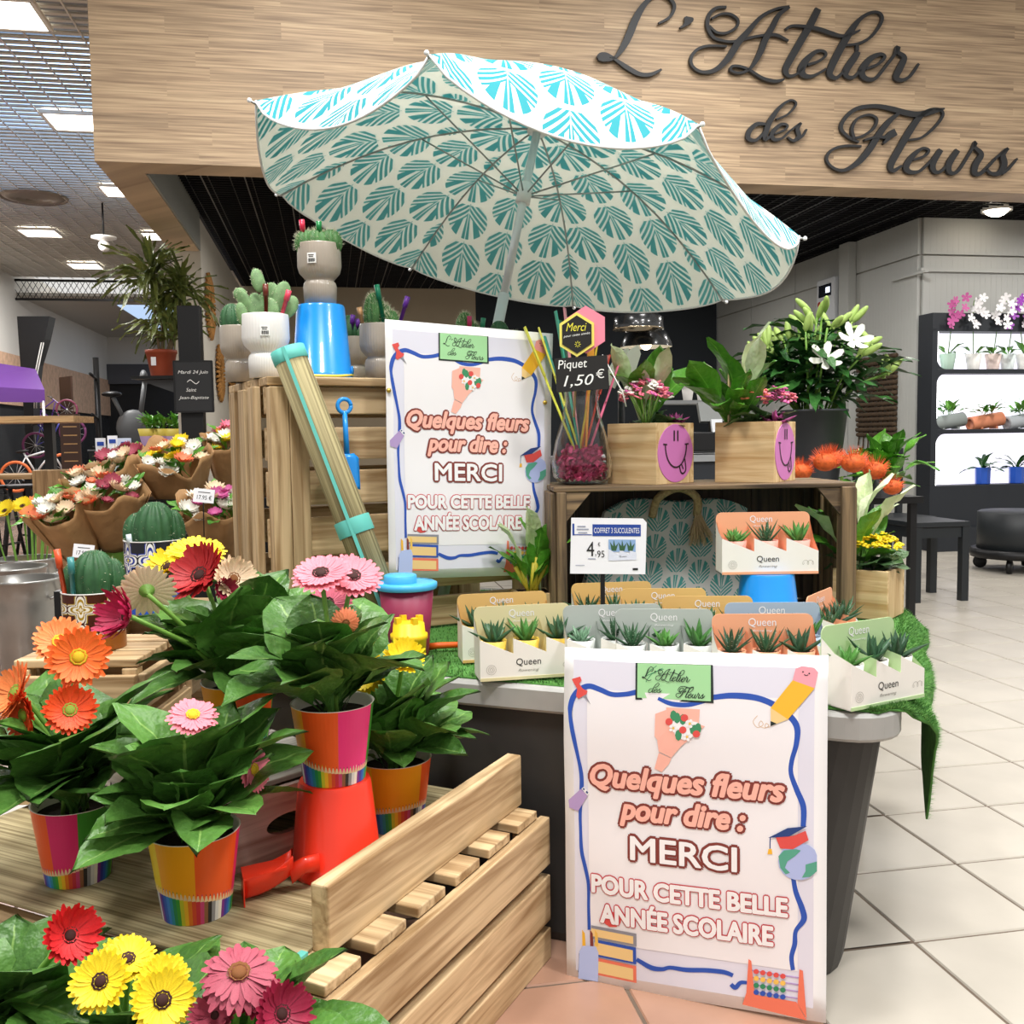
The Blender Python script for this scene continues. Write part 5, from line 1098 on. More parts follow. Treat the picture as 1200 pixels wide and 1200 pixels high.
mb = MB(); mb.box((-.055, .05, .13), (.012, .004, .2)); mb.build('wooden_stake', wood('pine', *PINE, 'z'), t, c-V(0, 0, .05))
# planter with yellow kalanchoe on the turf right of the crate
kp = PZ(1043, 748, ZG); kp = PL(-.10, .93, ZG)
t, lv, c, rr = planter('wooden planter with yellow kalanchoe and white arum right of the crate', ontop(1042, 2.45, ZG), math.radians(52), .14, .125, 6, 0, False)
lv(SPL, 9, .2, .6, 1.4, V(-.03, .03, 0)); lv(SPA, 5, .26, .7, 1.4, V(-.02, .03, 0), 'spathe'); lv(KAL, 14, .11, .1, .9)
blossoms(t, c+V(.0, -.02, .07), .06, .03, 80, ['yellow'], .009, rr); blossoms(t, c+V(.075, .02, .09), .025, .015, 16, ['coral', 'deep'], .006, rr, 'blossoms')
mb = MB(); mb.box((0, 0, 0), (.004, .03, .09)); mb.build('tag', BLM, t, (.15, .07, .06), (0, .3, 0))
# planter left of the crate, in front of rear poster
t, lv, c, rr = planter('small wooden planter with arum leaves between the poster and dark crate', ontop(640, 2.4, ZG)+V(-.075, .02, 0), math.radians(10), .1, .085, 7, 0, False)
lv(SPL, 11, .2, .8, 1.5, V(0, 0, 0)); lv(SPA, 3, .24, 1.0, 1.4, V(0, 0, 0), 'spathe')
mb = MB(); 
for k in range(6): mb.tube([c+V(rr.uniform(-.02, .02), -.02, 0), c+V(rr.uniform(-.05, .05), -.03, .06+.04*rr.random())], [.004, .006], 6)
mb.build('yellow_shoot', M('shoot', '#c9b83a', .5), t)
# ================================================================ behind the display on the right
st = thing('flower_stand', 'dark stand carrying the lily bucket behind the dark crate', 'stand', V(1.42, 4.5, 0), BA)
bx('top', st, (0, 0, .70), (.75, .45, .03), BLM); 
for x in (-.34, .34):
    for y in (-.19, .19): bx('leg', st, (x, y, .342), (.03, .03, .684), BLM)
lb = V(1.37, 4.45, .717); t = thing('lily_bucket', 'dark grey bucket of white lilies in bud behind the crate', 'flower bucket', lb)
mb = MB(); mb.lathe([(.1, 0), (.145, .38), (.15, .38), (.15, .39), (.14, .39), (.13, .3)], 30); mb.build('bucket', M('florist_grey', '#3c3e42', .5), t)
rr = random.Random(12); BUD = M('lily_bud', '#a3bf66', .5, var=.2, scale=20); LWH = M('lily_white', '#eef0e2', .5)
LLF = [leaf_mesh(50+i, wid=.1, droop=.5, lobed=False, pet=.05, nx=2, ny=7, fold=.3, mat=leaf_mat('lily_blade', '#1f4a22', '#3a6e2f', '#4a7f3a', .4)) for i in range(3)]
for k in range(30):
    a = rr.random()*6.283; q = math.sqrt(rr.random()); tp = V(.31*q*math.cos(a)+.03, .28*q*math.sin(a), .80-.28*q*q+rr.uniform(-.04, .04)); rt = V(.06*math.cos(a), .06*math.sin(a), .36)
    mb = MB(); mid = (rt+tp)/2+V(0, 0, .05); mb.tube([rt, mid, tp], .005, 5); mb.build('stem', STEMG, t)
    for j in range(8):
        q_ = .15+.1*j; pz = rt*(1-q_)+tp*q_+V(0, 0, .05*4*q_*(1-q_)); s_ = .24*rr.uniform(.7, 1.2); inst('leaf', rr.choice(LLF), t, pz, (rr.uniform(-.1, .7), 0, rr.random()*6.28), (s_,)*3)
    for j in range(2):
        d = V(rr.gauss(0, .6)+.5*math.cos(a), rr.gauss(0, .5)+.4*math.sin(a), .8).normalized(); mb = MB(); mb.ell((0, 0, .045), (.015, .015, .048), 8, 7); mb.tube([(0, 0, -.01), (0, 0, .01)], .005, 5, cap=False)
        mb.build('bud', BUD, t, tp+V(rr.uniform(-.03, .03), rr.uniform(-.03, .03), 0), d.to_track_quat('Z', 'Y').to_euler())
LILY = petals_mesh(3, n=6, cup=.55, wid=.22, inner=.05, layers=1).mesh('lily_flower', [LWH])
for x, z in ((-.02, .60), (.10, .68)): inst('lily_flower', LILY, t, (x, -.22, z), (1.1, rr.uniform(-.5, .5), 0), (.075,)*3)
# pincushion flowers and green bunch
t = thing('pincushion_bunch', 'bunch of orange pincushion proteas beside the lily bucket', 'flowers', V(1.2, 3.62, .86))
for x, y, z, r in ((-.13, 0, .0, .055), (-.05, -.02, .035, .062), (.05, -.03, .03, .064), (.14, .0, .0, .06), (.19, -.04, -.06, .05), (0, .06, .04, .06)):
    mb = MB(); rr2 = random.Random(int(x*100)); mb.ell((x, y, z), (r*.7, r*.7, r*.55), 14, 8)
    for k in range(130):
        a = rr2.random()*6.283; zz = rr2.uniform(-.2, 1); q = math.sqrt(1-zz*zz); d = V(q*math.cos(a), q*math.sin(a), zz); p = V(x, y, z)+d*r*.5; e = d.orthogonal().normalized()*.0022; mb.add([p-e, p+e, p+d*r*.5+V(0, 0, r*.15)], [(0, 1, 2)], 1)
    mb.build('flower_head', [M('protea_core', '#c4571f', .7, var=.3, scale=60), M('protea_pin', '#cf5420', .6)], t)
for x in (-.1, .02, .12): mb = MB(); mb.tube([(x, 0, -.02), (0, .05, -.28)], .006, 5); mb.build('stem', STEMG, t)
t = thing('protea_vase', 'dark square vase under the orange proteas', 'vase', V(1.2, 3.66, 0)); bx('body', t, (0, .02, .3), (.2, .16, .6), BLM, bevel=.006); bx('lip', t, (0, .02, .6), (.21, .17, .02), BLM, bevel=.004)
t = thing('foliage_bunch', 'bunch of glossy green foliage behind the proteas', 'foliage', V(1.62, 4.3, .80)); rr = random.Random(4)
for k in range(46): inst('leaf', rr.choice(SPL), t, (rr.uniform(-.07, .07), rr.uniform(-.05, .05), rr.uniform(-.06, .06)), (rr.uniform(.1, 1.3), 0, rr.random()*6.28), (.2,)*3)
mb = MB(); mb.lathe([(.05, -.085), (.07, .0), (.06, .0)], 16); mb.build('wrap', M('florist_grey', '#3c3e42'), t)
# things on the cold room wall
on_ = B(cu0-.004, 0, 0); wn = -BU
def wall(px, py): return PP(px, py, on_, wn)
a, b = wall(1007, 420), wall(1051, 512)
t = thing('woven_hanging', 'brown woven fibre hanging with fringe on the grey panel wall', 'wall hanging', V(a.x, a.y, b.z), math.atan2(BV.y, BV.x))
W_ = -((b-a).dot(BV)); H_ = a.z-b.z; WV = M('woven_brown', '#4a3a2a', .9, var=.4, scale=50)
for k in range(16): mb = MB(); z = H_*(k+.5)/16; n = 18; mb.tube([(-W_*i/n, .012+.008*(1 if (i+k) % 2 else -1), z) for i in range(n+1)], H_/34, 6); mb.build('weft_strand', WV, t)
for k in range(8): mb = MB(); x = -W_*(k+.4)/8; mb.tube([(x, .012, H_), (x, .012, 0), (x+.01, .012, -.08-.05*(k % 3))], .007, 5); mb.build('warp_cord', WV, t)
a, b = wall(968, 330), wall(988, 378)
t = thing('control_box', 'white control box with small screen and red knob on panel wall', 'control box', b, math.atan2(BV.y, BV.x)); W_ = (a-b).dot(BV); H_ = a.z-b.z
CBW = M('box_white', '#cfd2d6', .4); bx('case', t, (W_/2, .05, H_/2), (W_, .1, H_), CBW, bevel=.01); bx('screen', t, (W_*.5, .102, H_*.74), (W_*.7, .006, H_*.26), M('screen_dark', '#20242e', .2)); bx('readout', t, (W_*.32, .106, H_*.74), (W_*.22, .004, H_*.12), M('screen_glow', '#e8f0ff', .4, emit=1.5))
mb = MB(); mb.lathe([(.0001, .0), (.03, 0), (.026, .03), (.0001, .034)], 16); mb.build('knob', M('knob_red', '#b83a30', .4), t, (W_*.7, .1, H_*.45), (-PI/2, 0, 0)); mb = MB(); mb.lathe([(.0001, .0), (.016, 0), (.014, .02), (.0001, .02)], 12); mb.build('button', BLM, t, (W_*.55, .1, H_*.17), (-PI/2, 0, 0))
a, b = wall(991, 288), wall(1004, 386)
t = thing('cable_duct', 'grey vertical cable duct beside the control box', 'cable duct', b, math.atan2(BV.y, BV.x)); W_ = (a-b).dot(BV); H_ = a.z-b.z
bx('duct', t, (W_/2, .04, H_/2), (W_*.8, .08, H_), COLD, bevel=.004); bx('shelf', t, (W_*1.3, .05, .01), (W_*2.8, .1, .02), COLD)
# lit shelf unit
DK = M('shelf_navy', '#23272d', .5); LED = M('led_back', '#f3f1ff', .5, emit=1.0); LEDS = M('led_strip', '#ffffff', .4, emit=5)
su, sv = cu0+.0, cv0-.02
sh = thing('lit_shelf_unit', 'dark shelf unit with glowing white backs and potted plants', 'shelf', B(su, sv, 0), BA); SW = 2.6; SD = .2
bx('base_cabinet', sh, (SW/2, -SD/2, .275), (SW, SD, .55), DK, bevel=.006); bx('kickboard', sh, (SW/2, -SD-.03, .1), (SW, .06, .2), DK); bx('header', sh, (SW/2, -SD/2, 1.905), (SW, SD, .15), DK)
bx('upright', sh, (.025, -SD/2, 1.2), (.05, SD, 1.3), DK); bx('upright', sh, (SW-.025, -SD/2, 1.2), (.05, SD, 1.3), DK)
for z in (1.0, 1.5): bx('shelf_board', sh, (SW/2, -SD/2, z), (SW-.1, SD, .036), DK, bevel=.004)
for z0, z1 in ((.55, .982), (1.018, 1.482), (1.518, 1.83)): bx('lit_back', sh, (SW/2, -.02, (z0+z1)/2), (SW-.1, .02, z1-z0), LED); bx('led_strip', sh, (.066, -SD+.05, (z0+z1)/2), (.03, .02, z1-z0), LEDS)
for z in (1.0, 1.5):
    for s in (-1, 1):
        mb = MB(); n = 6; q = [(.05, z+s*.018)]+[(.05+.08*(1-math.cos(k*PI/12)), z+s*(.018+.08*(1-math.sin(k*PI/12)))) for k in range(7)][::-1]
        mb.add([(x, -SD+.001, zz) for x, zz in q]+[(x, -SD+.03, zz) for x, zz in q], [tuple(range(8)) if s > 0 else tuple(reversed(range(8))), tuple(reversed(range(8, 16))) if s > 0 else tuple(range(8, 16))]); mb.build('corner_fillet', DK, sh)
def shp(px, z): v = ray(px, 450); o = B(su, sv-.125, 0); n = BV; q = V(0, 0, HC)+v*((o-V(0, 0, HC)).dot(n)/v.dot(n)); return V(q.x, q.y, z)
ORC = {k: petals_mesh(2, n=5, cup=.1, wid=.3, inner=.05, layers=1).mesh('orchid_flower', [M('orchid_'+k, h, .5)]) for k, h in dict(pink='#c45a9a', white='#f0eef0', purple='#9a3fb4').items()}
rr = random.Random(31)
for px, oc, pc, lab in ((1110, 'pink', '#9fb8a8', 'pink orchid in ribbed green pot on the top lit shelf'), (1140, 'white', '#e4e2de', 'white orchid in diagonal ribbed white pot on the top lit shelf'), (1163, 'white', '#e3cfc8', 'white orchid in pale pink pot on the top lit shelf'), (1180, 'purple', '#dde6e6', 'purple orchid in glass-like pale pot on the top lit shelf'), (1199, 'white', '#e4e2de', 'white orchid cut by the right edge of the photo')):
    t = thing('potted_orchid', lab, 'potted plant', shp(px, 1.519), 0, 'orchids on the lit shelf'); pm = M('opot_'+pc.strip('#'), pc, .5)
    mb = MB(); mb.lathe([(.045, 0), (.065, .13), (.06, .13), (.055, .1)], 40, rib=lambda a, z: 1+.03*math.cos(12*a+z*40)); mb.build('pot', pm, t)
    for k in range(4): inst('leaf', rr.choice(SPL), t, (0, 0, .11), (rr.uniform(.3, 1.1), 0, k*1.6+rr.random()), (.17,)*3)
    mb = MB(); sx = rr.uniform(-.05, .05); mb.tube([(0, 0, .1), (sx, -.02, .35), (sx*2, -.05, .52), (sx*3, -.1, .56)], .004, 5); mb.build('flower_spike', STEMG, t)
    for k in range(9): inst('orchid_flower', ORC[oc], t, (sx*2+rr.uniform(-.08, .08), -.1+rr.uniform(-.04, .02), .36+.028*k), (1.3+rr.uniform(-.3, .3), rr.uniform(-.4, .4), rr.uniform(-.5, .5)), (.042,)*3)
for px, pc, lab in ((1112, '#8e9694', 'grey tube planter on the middle lit shelf'), (1157, '#d98a66', 'terracotta tube planter on the middle lit shelf'), (1200, '#a9afb4', 'grey tube planter cut by the right edge of the photo')):
    t = thing('tube_planter', lab, 'planter', shp(px, 1.019), BA, 'tube planters on the lit shelf'); pm = M('tube_'+pc.strip('#'), pc, .5)
    mb = MB(); X = Matrix.Translation((0, 0, .065)) @ Matrix.Rotation(PI/2-.15, 4, 'Y'); mb.lathe([(.045, -.16), (.06, -.16), (.062, -.15), (.06, -.14), (.06, .14), (.045, .15), (.0001, .15)], 24, X=X); mb.lathe([(.0001, -.14), (.045, -.14), (.045, -.16)], 24, X=X); mb.build('tube', pm, t)
    bx('foot', t, (-.07, 0, .012), (.02, .09, .022), pm); bx('foot', t, (.07, 0, .012), (.02, .09, .022), pm)
    for k in range(14): inst('leaf', rr.choice(SPL), t, (rr.uniform(-.06, .06), 0, .12), (rr.uniform(.3, 1.3), 0, rr.random()*6.28), (.15,)*3)
for px, lab in ((1154, 'blue glazed pot with dark fern on the lowest lit shelf'), (1194, 'blue glazed pot at the right edge on the lowest lit shelf')):
    t = thing('blue_pot_plant', lab, 'potted plant', shp(px, .551), BA, 'blue pots on the lit shelf')
    mb = MB(); mb.lathe([(.055, 0), (.06, .005), (.062, .14), (.055, .14), (.055, .1)], 8, sm=False); mb.build('pot', M('cobalt', '#2a5ac0', .3), t)
    for k in range(13): inst('leaf', rr.choice(LLF), t, (0, 0, .12), (rr.uniform(.1, 1.2), 0, rr.random()*6.28), (.2,)*3)
# black chair, side table, trolley
BK = M('black_wood', '#202427', .45)
def ground(px, py): return PZ(px, py, 0)
g = ground(1082, 700); t = thing('side_table', 'low black square side table right of the podium', 'table', g, BA); s = .36
bx('table_top', t, (0, 0, .458), (s, s, .03), BK, bevel=.003)
for x in (-1, 1):
    for y in (-1, 1): bx('leg', t, (x*(s/2-.025), y*(s/2-.025), .221), (.045, .045, .442), BK)
    bx('apron', t, (x*(s/2-.02), 0, .41), (.02, s-.1, .06), BK); bx('apron', t, (0, x*(s/2-.02), .41), (s-.1, .02, .06), BK)
g = ground(1046, 672); t = thing('wooden_chair', 'black wooden chair with slatted back behind the side table', 'chair', g, BA+.1); s = .40
bx('seat', t, (0, 0, .40), (s, s, .03), BK, bevel=.003)
for x in (-1, 1):
    for y in (-1, 1): bx('leg', t, (x*(s/2-.02), y*(s/2-.02), .192), (.04, .04, .384), BK)
    bx('back_post', t, (x*(s/2-.02), s/2-.02, .63), (.045, .03, .43), BK)
bx('back_rail', t, (0, s/2-.02, .86), (s+.005, .03, .05), BK)
for x in (-.06, .06): bx('back_slat', t, (x, s/2-.02, .63), (.05, .02, .42), BK)
g = ground(1192, 668); t = thing('plant_trolley', 'black round plant trolley drum on casters at the right edge', 'trolley', g)
mb = MB(); mb.lathe([(.24, .13), (.27, .15), (.27, .42), (.25, .43), (.0001, .43)], 36); mb.build('drum', BK, t); mb = MB(); mb.lathe([(.25, .1), (.31, .1), (.32, .13), (.31, .16), (.27, .16)], 36); mb.build('bumper', BLM, t)
for k in range(4):
    a = k*PI/2+.9; c = V(.25*math.cos(a), .25*math.sin(a), 0); mb = MB(); mb.lathe([(.0001, -.016), (.045, -.016), (.048, 0), (.045, .016), (.0001, .016)], 18); mb.build('caster_wheel', BLM, t, c+V(0, 0, .048), (PI/2, 0, a)); bx('caster_fork', t, c+V(0, 0, .09), (.02, .045, .05), BLM)
# ================================================================ back of the shop, centre
dk = P(757, 396, 6.5); t = thing('pendant_lamp', 'black dome pendant lamp hanging above the counter', 'lamp', dk)
mb = MB(); mb.lathe([(.17, -.06), (.165, -.03), (.14, .03), (.09, .075), (.03, .095), (.015, .13)], 32); mb.lathe([(.168, -.06), (.155, -.03), (.09, .06)], 32, mi=1); mb.build('shade', [M('lamp_black', '#202224', .25, coat=.5), M('lamp_inner', '#d9d9d5', .4)], t); mb = MB(); mb.tube([(0, 0, .12), (0, 0, ZC+.2-dk.z)], .006, 6); mb.build('cord', BLM, t); mb = MB(); mb.ell((0, 0, -.03), (.04, .04, .05)); mb.build('bulb', M('bulb_warm', '#ffe9c4', .4, emit=8), t)
dk = P(748, 378, 6.2); t = thing('pendant_lamp', 'dark pendant shade with bright rim just under the parasol hem', 'lamp', dk)
mb = MB(); mb.lathe([(.155, -.035), (.155, .03), (.1, .07), (.02, .09)], 32); mb.build('shade', M('lamp_black', '#202224'), t); mb = MB(); mb.lathe([(.155, -.035), (.16, -.045), (.12, -.04), (.1, 0)], 32); mb.build('rim', M('lamp_chrome', '#b9a98f', .2, metal=1), t); mb = MB(); mb.tube([(0, 0, .08), (0, 0, ZC+.2-dk.z)], .006, 6); mb.build('cord', BLM, t)
g = P(830, 470, 8.2); sc = thing('wall_shelf', 'dark counter shelf with a row of small pots at the back', 'shelf', V(g.x, g.y, 0), BA)
bx('shelf_board', sc, (0, 0, 1.27), (1.0, .25, .03), M('shelf_grey', '#8d8f90', .5)); bx('shelf_board', sc, (0, 0, .88), (1.0, .3, .03), M('shelf_grey', '#8d8f90', .5)); bx('cabinet', sc, (0, .05, .43), (1.0, .3, .86), DK)
for x in (-.47, .47): bx('upright', sc, (x, .1, 1.08), (.04, .04, .42), DK)
for k, c in enumerate(('#d9d5d0', '#e4e2de', '#8a7268', '#cfd0c4', '#8ea08a')):
    tt = thing('small_pot', ['greyish white', 'white', 'brown', 'cream', 'sage'][k]+' small pot on the rear shelf', 'pot', B(0, 0, 0)*0+V(g.x, g.y, 1.286)+BU*(-.18+k*.125), 0, 'pots on the rear shelf')
    mb = MB(); mb.lathe([(.036, 0), (.052, .11), (.048, .11), (.045, .08)], 20); mb.build('body', M('rpot%d' % k, c, .5), tt); mb = MB(); mb.lathe([(.052, .11), (.056, .112), (.056, .125), (.05, .125)], 20); mb.build('rim', M('rpot%d' % k, c), tt)
g = P(838, 520, 6.2); t = thing('till', 'grey cash register with white card reader behind the planters', 'till', V(g.x, g.y, .9), BA)
bx('body', t, (0, 0, .06), (.5, .35, .12), BLM, bevel=.01); bx('monitor', t, (.02, 0, .24), (.26, .03, .13), M('till_grey', '#7f8280', .4), (-.4, 0, 0)); bx('stand', t, (.02, .05, .14), (.06, .06, .1), BLM); bx('card_reader', t, (-.05, -.15, .15), (.07, .02, .09), M('box_white', '#cfd2d6'), (-.3, 0, 0))
t = thing('shop_counter', 'dark shop counter with pale top behind the crates', 'counter', V(g.x-.2, g.y+.05, 0), BA); bx('cabinet', t, (0, 0, .42), (1.7, .55, .84), DK); bx('worktop', t, (0, 0, .86), (1.76, .6, .04), M('shelf_grey', '#8d8f90'))
t = thing('white_book_stand', 'white folded cards standing open behind the vase', 'cards', P(728, 425, 3.3)); 
for k, (x, a) in enumerate(((-.03, .5), (.01, .35), (.09, .9))):
    mb = MB(); mb.add([(0, 0, -.07), (.05, 0, -.07), (.05, 0, .05), (.03, 0, .075), (0, 0, .04)], [(0, 1, 2, 3, 4)]); o = mb.build('card', LWH, t, (x, 0, 0), (0, a, .4)); o.modifiers.new('s', 'SOLIDIFY').thickness = .004
mb = MB(); mb.tube([(0, 0, -.05), (.0, .02, -.42)], .012, 6); mb.build('post', BLM, t)
# ================================================================ left: tile pots, bouquets, buckets, gallery
def mosaic(name, cols, nu, nv):
    if name in MC: return MC[name]
    m, nt, b = newmat(name); N = nt.nodes; L = nt.links
    uv = N.new('ShaderNodeUVMap'); sp = N.new('ShaderNodeSeparateXYZ'); L.new(uv.outputs[0], sp.inputs[0])
    x = ((E(nt, sp.outputs[0])*nu).op('FRACT')-.5); y = ((E(nt, sp.outputs[1])*nv).op('FRACT')-.5)
    r = ((x*x)+(y*y)).op('SQRT'); th = y.op('ARCTAN2', x)
    pet = r/((th*4.0).op('COSINE')*.14+.36)
    k = pet*(r.lt(.5)) + r.gt(.5)*1.6
    rp = N.new('ShaderNodeValToRGB'); rp.color_ramp.interpolation = 'CONSTANT'; e = rp.color_ramp.elements
    stops = [(0, cols[3]), (.1, cols[1]), (.2, cols[0]), (.34, cols[1]), (.46, cols[0]), (.58, cols[2]), (.66, cols[0]), (.74, cols[1]), (.86, cols[2])]
    e[0].position = 0; e[0].color = lin(stops[0][1]); e[1].position = stops[1][0]; e[1].color = lin(stops[1][1])
    for p_, c in stops[2:]: q = e.new(p_); q.color = lin(c)
    L.new((k*.62).k, rp.inputs[0]); L.new(rp.outputs[0], b.inputs['Base Color']); b.inputs['Roughness'].default_value = .25
    MC[name] = m; return m
def tile_pot(label, loc, r, h, mat, rimm, seed, pens, base=None):
    t = thing('potted_cactus', label, 'potted cactus', loc, 0, 'cacti in tile-pattern pots'); rr = random.Random(seed)
    mb = MB(); mb.grid(lambda a, b: V(r*math.cos(2*PI*a), r*math.sin(2*PI*a), h*b), 48, 1, 0); mb.lathe([(r, h), (r*1.02, h+.002), (r*.93, h+.002), (r*.9, h*.8)], 48, mi=1); mb.disc((0, 0, h*.9), r*.92, 30, 2); mb.disc((0, 0, 0), r, 30, 1, up=False); mb.build('pot', [mat, rimm, SOIL], t)
    if base: mb = MB(); mb.lathe([(r*1.003, .0), (r*1.003, h*.3)], 48); mb.build('glaze_band', base, t)
    for x, y, rx, hz in ((-.55, .1, .5, .75), (.12, -.1, .68, 1.0), (.62, .15, .42, .8)):
        b_ = ribbed(t, (x*r, y*r, h*.92+hz*r*.55), (rx*r, rx*r, hz*r*1.0), CACD, 12); spines(b_, V(0, 0, 0), (rx*r, rx*r, hz*r), 110, .006, rr)
    for x, y, lx, L_, c in pens: pen(t, V(x, y, h*.6), V(x+lx, y, h+L_), c, .006)
    return t
# supporting pine crates
def low_crate(label, c, d, rz=0):
    t = thing('pine_crate', label, 'crate', c, rz); w_, dp, h = d; n = 3
    for k in range(n): plank('top_slat', t, (0, -dp/2+dp*(k+.5)/n, h-.008), (w_, dp/n-.01, .016))
    for k in range(3):
        z = h*.14+k*h*.32
        plank('side_board', t, (0, -dp/2-.008, z), (w_, .016, h*.24)); plank('side_board', t, (0, dp/2+.008, z), (w_, .016, h*.24)); plank('end_board', t, (-w_/2-.008, 0, z), (.016, dp, h*.24)); plank('end_board', t, (w_/2+.008, 0, z), (.016, dp, h*.24))
    for x in (-1, 1):
        for y in (-1, 1): plank('corner_post', t, (x*(w_/2-.016), y*(dp/2-.016), h/2-.009), (.03, .03, h-.018))
    return t
low_crate('small pine crate under the yellow tile cactus pot', V(-.845, 1.99, ZM), (.24, .26, .585-ZM), .0)
low_crate('pine crate under the blue tile cactus pot', V(-.93, 2.48, 0), (.26, .26, .585), .0)
MB_ = mosaic('mosaic_blue', ('#f0f0ec', '#2c3f9a', '#22242c', '#e8d45a'), 7, 2); MY_ = mosaic('mosaic_yellow', ('#efe9da', '#a98a2a', '#4a2016', '#e9dcc0'), 6, 2)
tile_pot('dark cactus in blue and white tile-pattern pot before the bouquets', V(-.885, 2.41, .586), .070, .175, MB_, WHITEC, 3, [(-.03, -.055, -.01, .02, '#c9d6dc')], M('cobalt', '#2a5ac0', .3))
tile_pot('dark cactus in yellow and brown tile-pattern pot with pens', V(-.855, 1.98, .586), .060, .115, MY_, WHITEC, 4, [(-.035, -.035, -.018, .09, '#e2542a'), (-.018, -.045, -.004, .075, '#3f8a8a')], M('amber_glaze', '#9a5a1f', .3))
# kraft bouquets
KR = M('kraft', '#b48a5c', .7, var=.16, scale=14, bump=.6)
def bouquet(label, loc, r, h, tilt, seed, cols, green=10):
    rr = random.Random(seed); t = thing('kraft_bouquet', label, 'bouquet', loc, 0, 'bouquets in kraft paper', rot=(tilt[0]+.06, tilt[1], rr.uniform(-.3, .3)))
    n = 40; ph = rr.random()*6
    def fn(a, b):
        an = 2*PI*a*1.0; q = b**.8; rad = .045+(r-.045)*q; rad *= 1+(.10*math.sin(5*an+ph)+.05*math.sin(11*an+2*ph)+.05*noise.noise(V(3*math.cos(an), 3*math.sin(an), 5*b+ph)))*q; return V(rad*math.cos(an), rad*math.sin(an), h*b*(1+.10*q*math.sin(3*an+ph)+.05*math.sin(7*an)*q))
    mb = MB(); mb.grid(fn, n, 9); o = mb.build('paper', KR, t); o.modifiers.new('s', 'SOLIDIFY').thickness = .001
    mb = MB(); mb.grid(lambda a, b: fn(a*.5+.1, b)*1.06+V(0, 0, -.01*b), 22, 8); o = mb.build('paper_flap', KR, t); o.modifiers.new('s', 'SOLIDIFY').thickness = .001
    mb = MB(); mb.lathe([(.03, -.12), (.045, .0), (.04, .02)], 14); mb.build('stems', STEMG, t)
    for k in range(green): a = rr.random()*6.28; inst('leaf', rr.choice(SPL), t, (r*.5*math.cos(a), r*.5*math.sin(a), h*.72), (rr.uniform(.5, 1.3), 0, rr.random()*6.28), (.13,)*3)
    for k in range(16):
        a = k*2.4; q = math.sqrt((k+.5)/16)*.85; c = rr.choice(cols); p = V(q*r*math.cos(a), q*r*math.sin(a), h*.9+.05*(1-q*q)+rr.uniform(-.01, .02)); key = (c, .5, 1)
        if key not in PMESH: PMESH[key] = petals_mesh(1, cup=.5, n=16, wid=.16).mesh('flower', [PET[c]])
        inst('flower', PMESH[key], t, p, (rr.uniform(-.5, .5), rr.uniform(-.5, .5), 0), (rr.uniform(.02, .038),)*3)
    return t
stn = thing('bouquet_stand', 'dark stepped stand carrying the kraft bouquets', 'stand', V(-1.12, 3.3, 0), .05)
bx('step', stn, (0, .32, .40), (.66, .36, .80), BLM); bx('step', stn, (0, -.05, .27), (.66, .38, .54), BLM)
for i, (px, py, d, r, h, tl_, cols, lab) in enumerate([
    (205, 548, 3.5, .15, .24, (.35, -.1), ['white', 'cream', 'white', 'coral', 'yellow'], 'large kraft bouquet with orange and white gerberas high on the stand'),
    (160, 552, 3.62, .12, .22, (.3, -.25), ['white', 'cream', 'mottle'], 'kraft bouquet left of the large one on the stand'),
    (262, 528, 3.75, .12, .2, (.2, .2), ['rose', 'white', 'yellow'], 'kraft bouquet beside the tall crate slats'),
    (122, 592, 3.25, .14, .2, (.25, .1), ['cream', 'white', 'coral', 'mottle'], 'kraft bouquet with salmon roses behind the yellow tile pot'),
    (85, 605, 3.2, .12, .2, (.3, -.3), ['white', 'cream', 'coral'], 'kraft bouquet with cream roses leaning to the left'),
    (108, 575, 3.5, .11, .18, (.15, -.1), ['white', 'cream', 'coral'], 'green and cream kraft bouquet at the back left of the stand'),
    (245, 606, 3.15, .13, .2, (.3, .1), ['lilac', 'white', 'cream'], 'kraft bouquet with purple blooms below the price tag')]):
    p = P(px, py, d); bouquet(lab, p-V(0, -.08, h*.75), r*.84, h, tl_, 70+i, cols)
for px, py, d, s_, lab in ((239, 581, 3.0, '17.95 €', 'white price tag reading 17.95 euros among the upper bouquets'), (98, 646, 3.0, '17.95 €', 'small white price tag on the lower bouquets')):
    t = thing('price_tag', lab, 'price sign', P(px, py, d), .1, rot=(-.15, .12, .1)); bx('card', t, (0, 0, 0), (.062, .002, .042), CW); mb = MB(); f = lambda x, y, o: V(x, -.0016, -y); add_text(mb, s_, (-.02, -.002, .024, .012), f, 0); mb.box((0, -.0016, .0105), (.036, .0004, .002)); mb.build('print', M('ink', '#222222'), t)
    mb = MB(); mb.tube([(0, .002, -.02), (0, .1, -.16)], .002, 5); mb.build('wire', BLM, t)
# zinc buckets with yellow gerberas
ZN = M('zinc', '#b3b3b0', .3, metal=.85, var=.12, scale=6)
for k, (px, py, d, lab) in enumerate(((33, 783, 4.1, 'front zinc bucket on the floor at the left edge'), (20, 770, 4.5, 'middle zinc bucket behind the front one'), (38, 762, 4.85, 'rear zinc bucket holding the yellow gerbera bunch'))):
    g = ray(px, py); g = g*(d/g.y); t = thing('zinc_bucket', lab, 'bucket', V(g.x, g.y, 0), 0, 'zinc buckets')
    mb = MB(); mb.lathe([(.09, 0), (.095, .003), (.128, .33), (.129, .335), (.131, .345), (.145, .43), (.15, .432), (.15, .44), (.142, .44), (.12, .3)], 36); mb.disc((0, 0, .01), .09, 24); mb.build('shell', ZN, t)
    for s in (-1, 1): mb = MB(); mb.tube(crom([(s*.13, -.05, .36), (s*.17, -.03, .37), (s*.17, .03, .37), (s*.13, .05, .36)], 4), .006, 6); mb.build('handle', ZN, t)
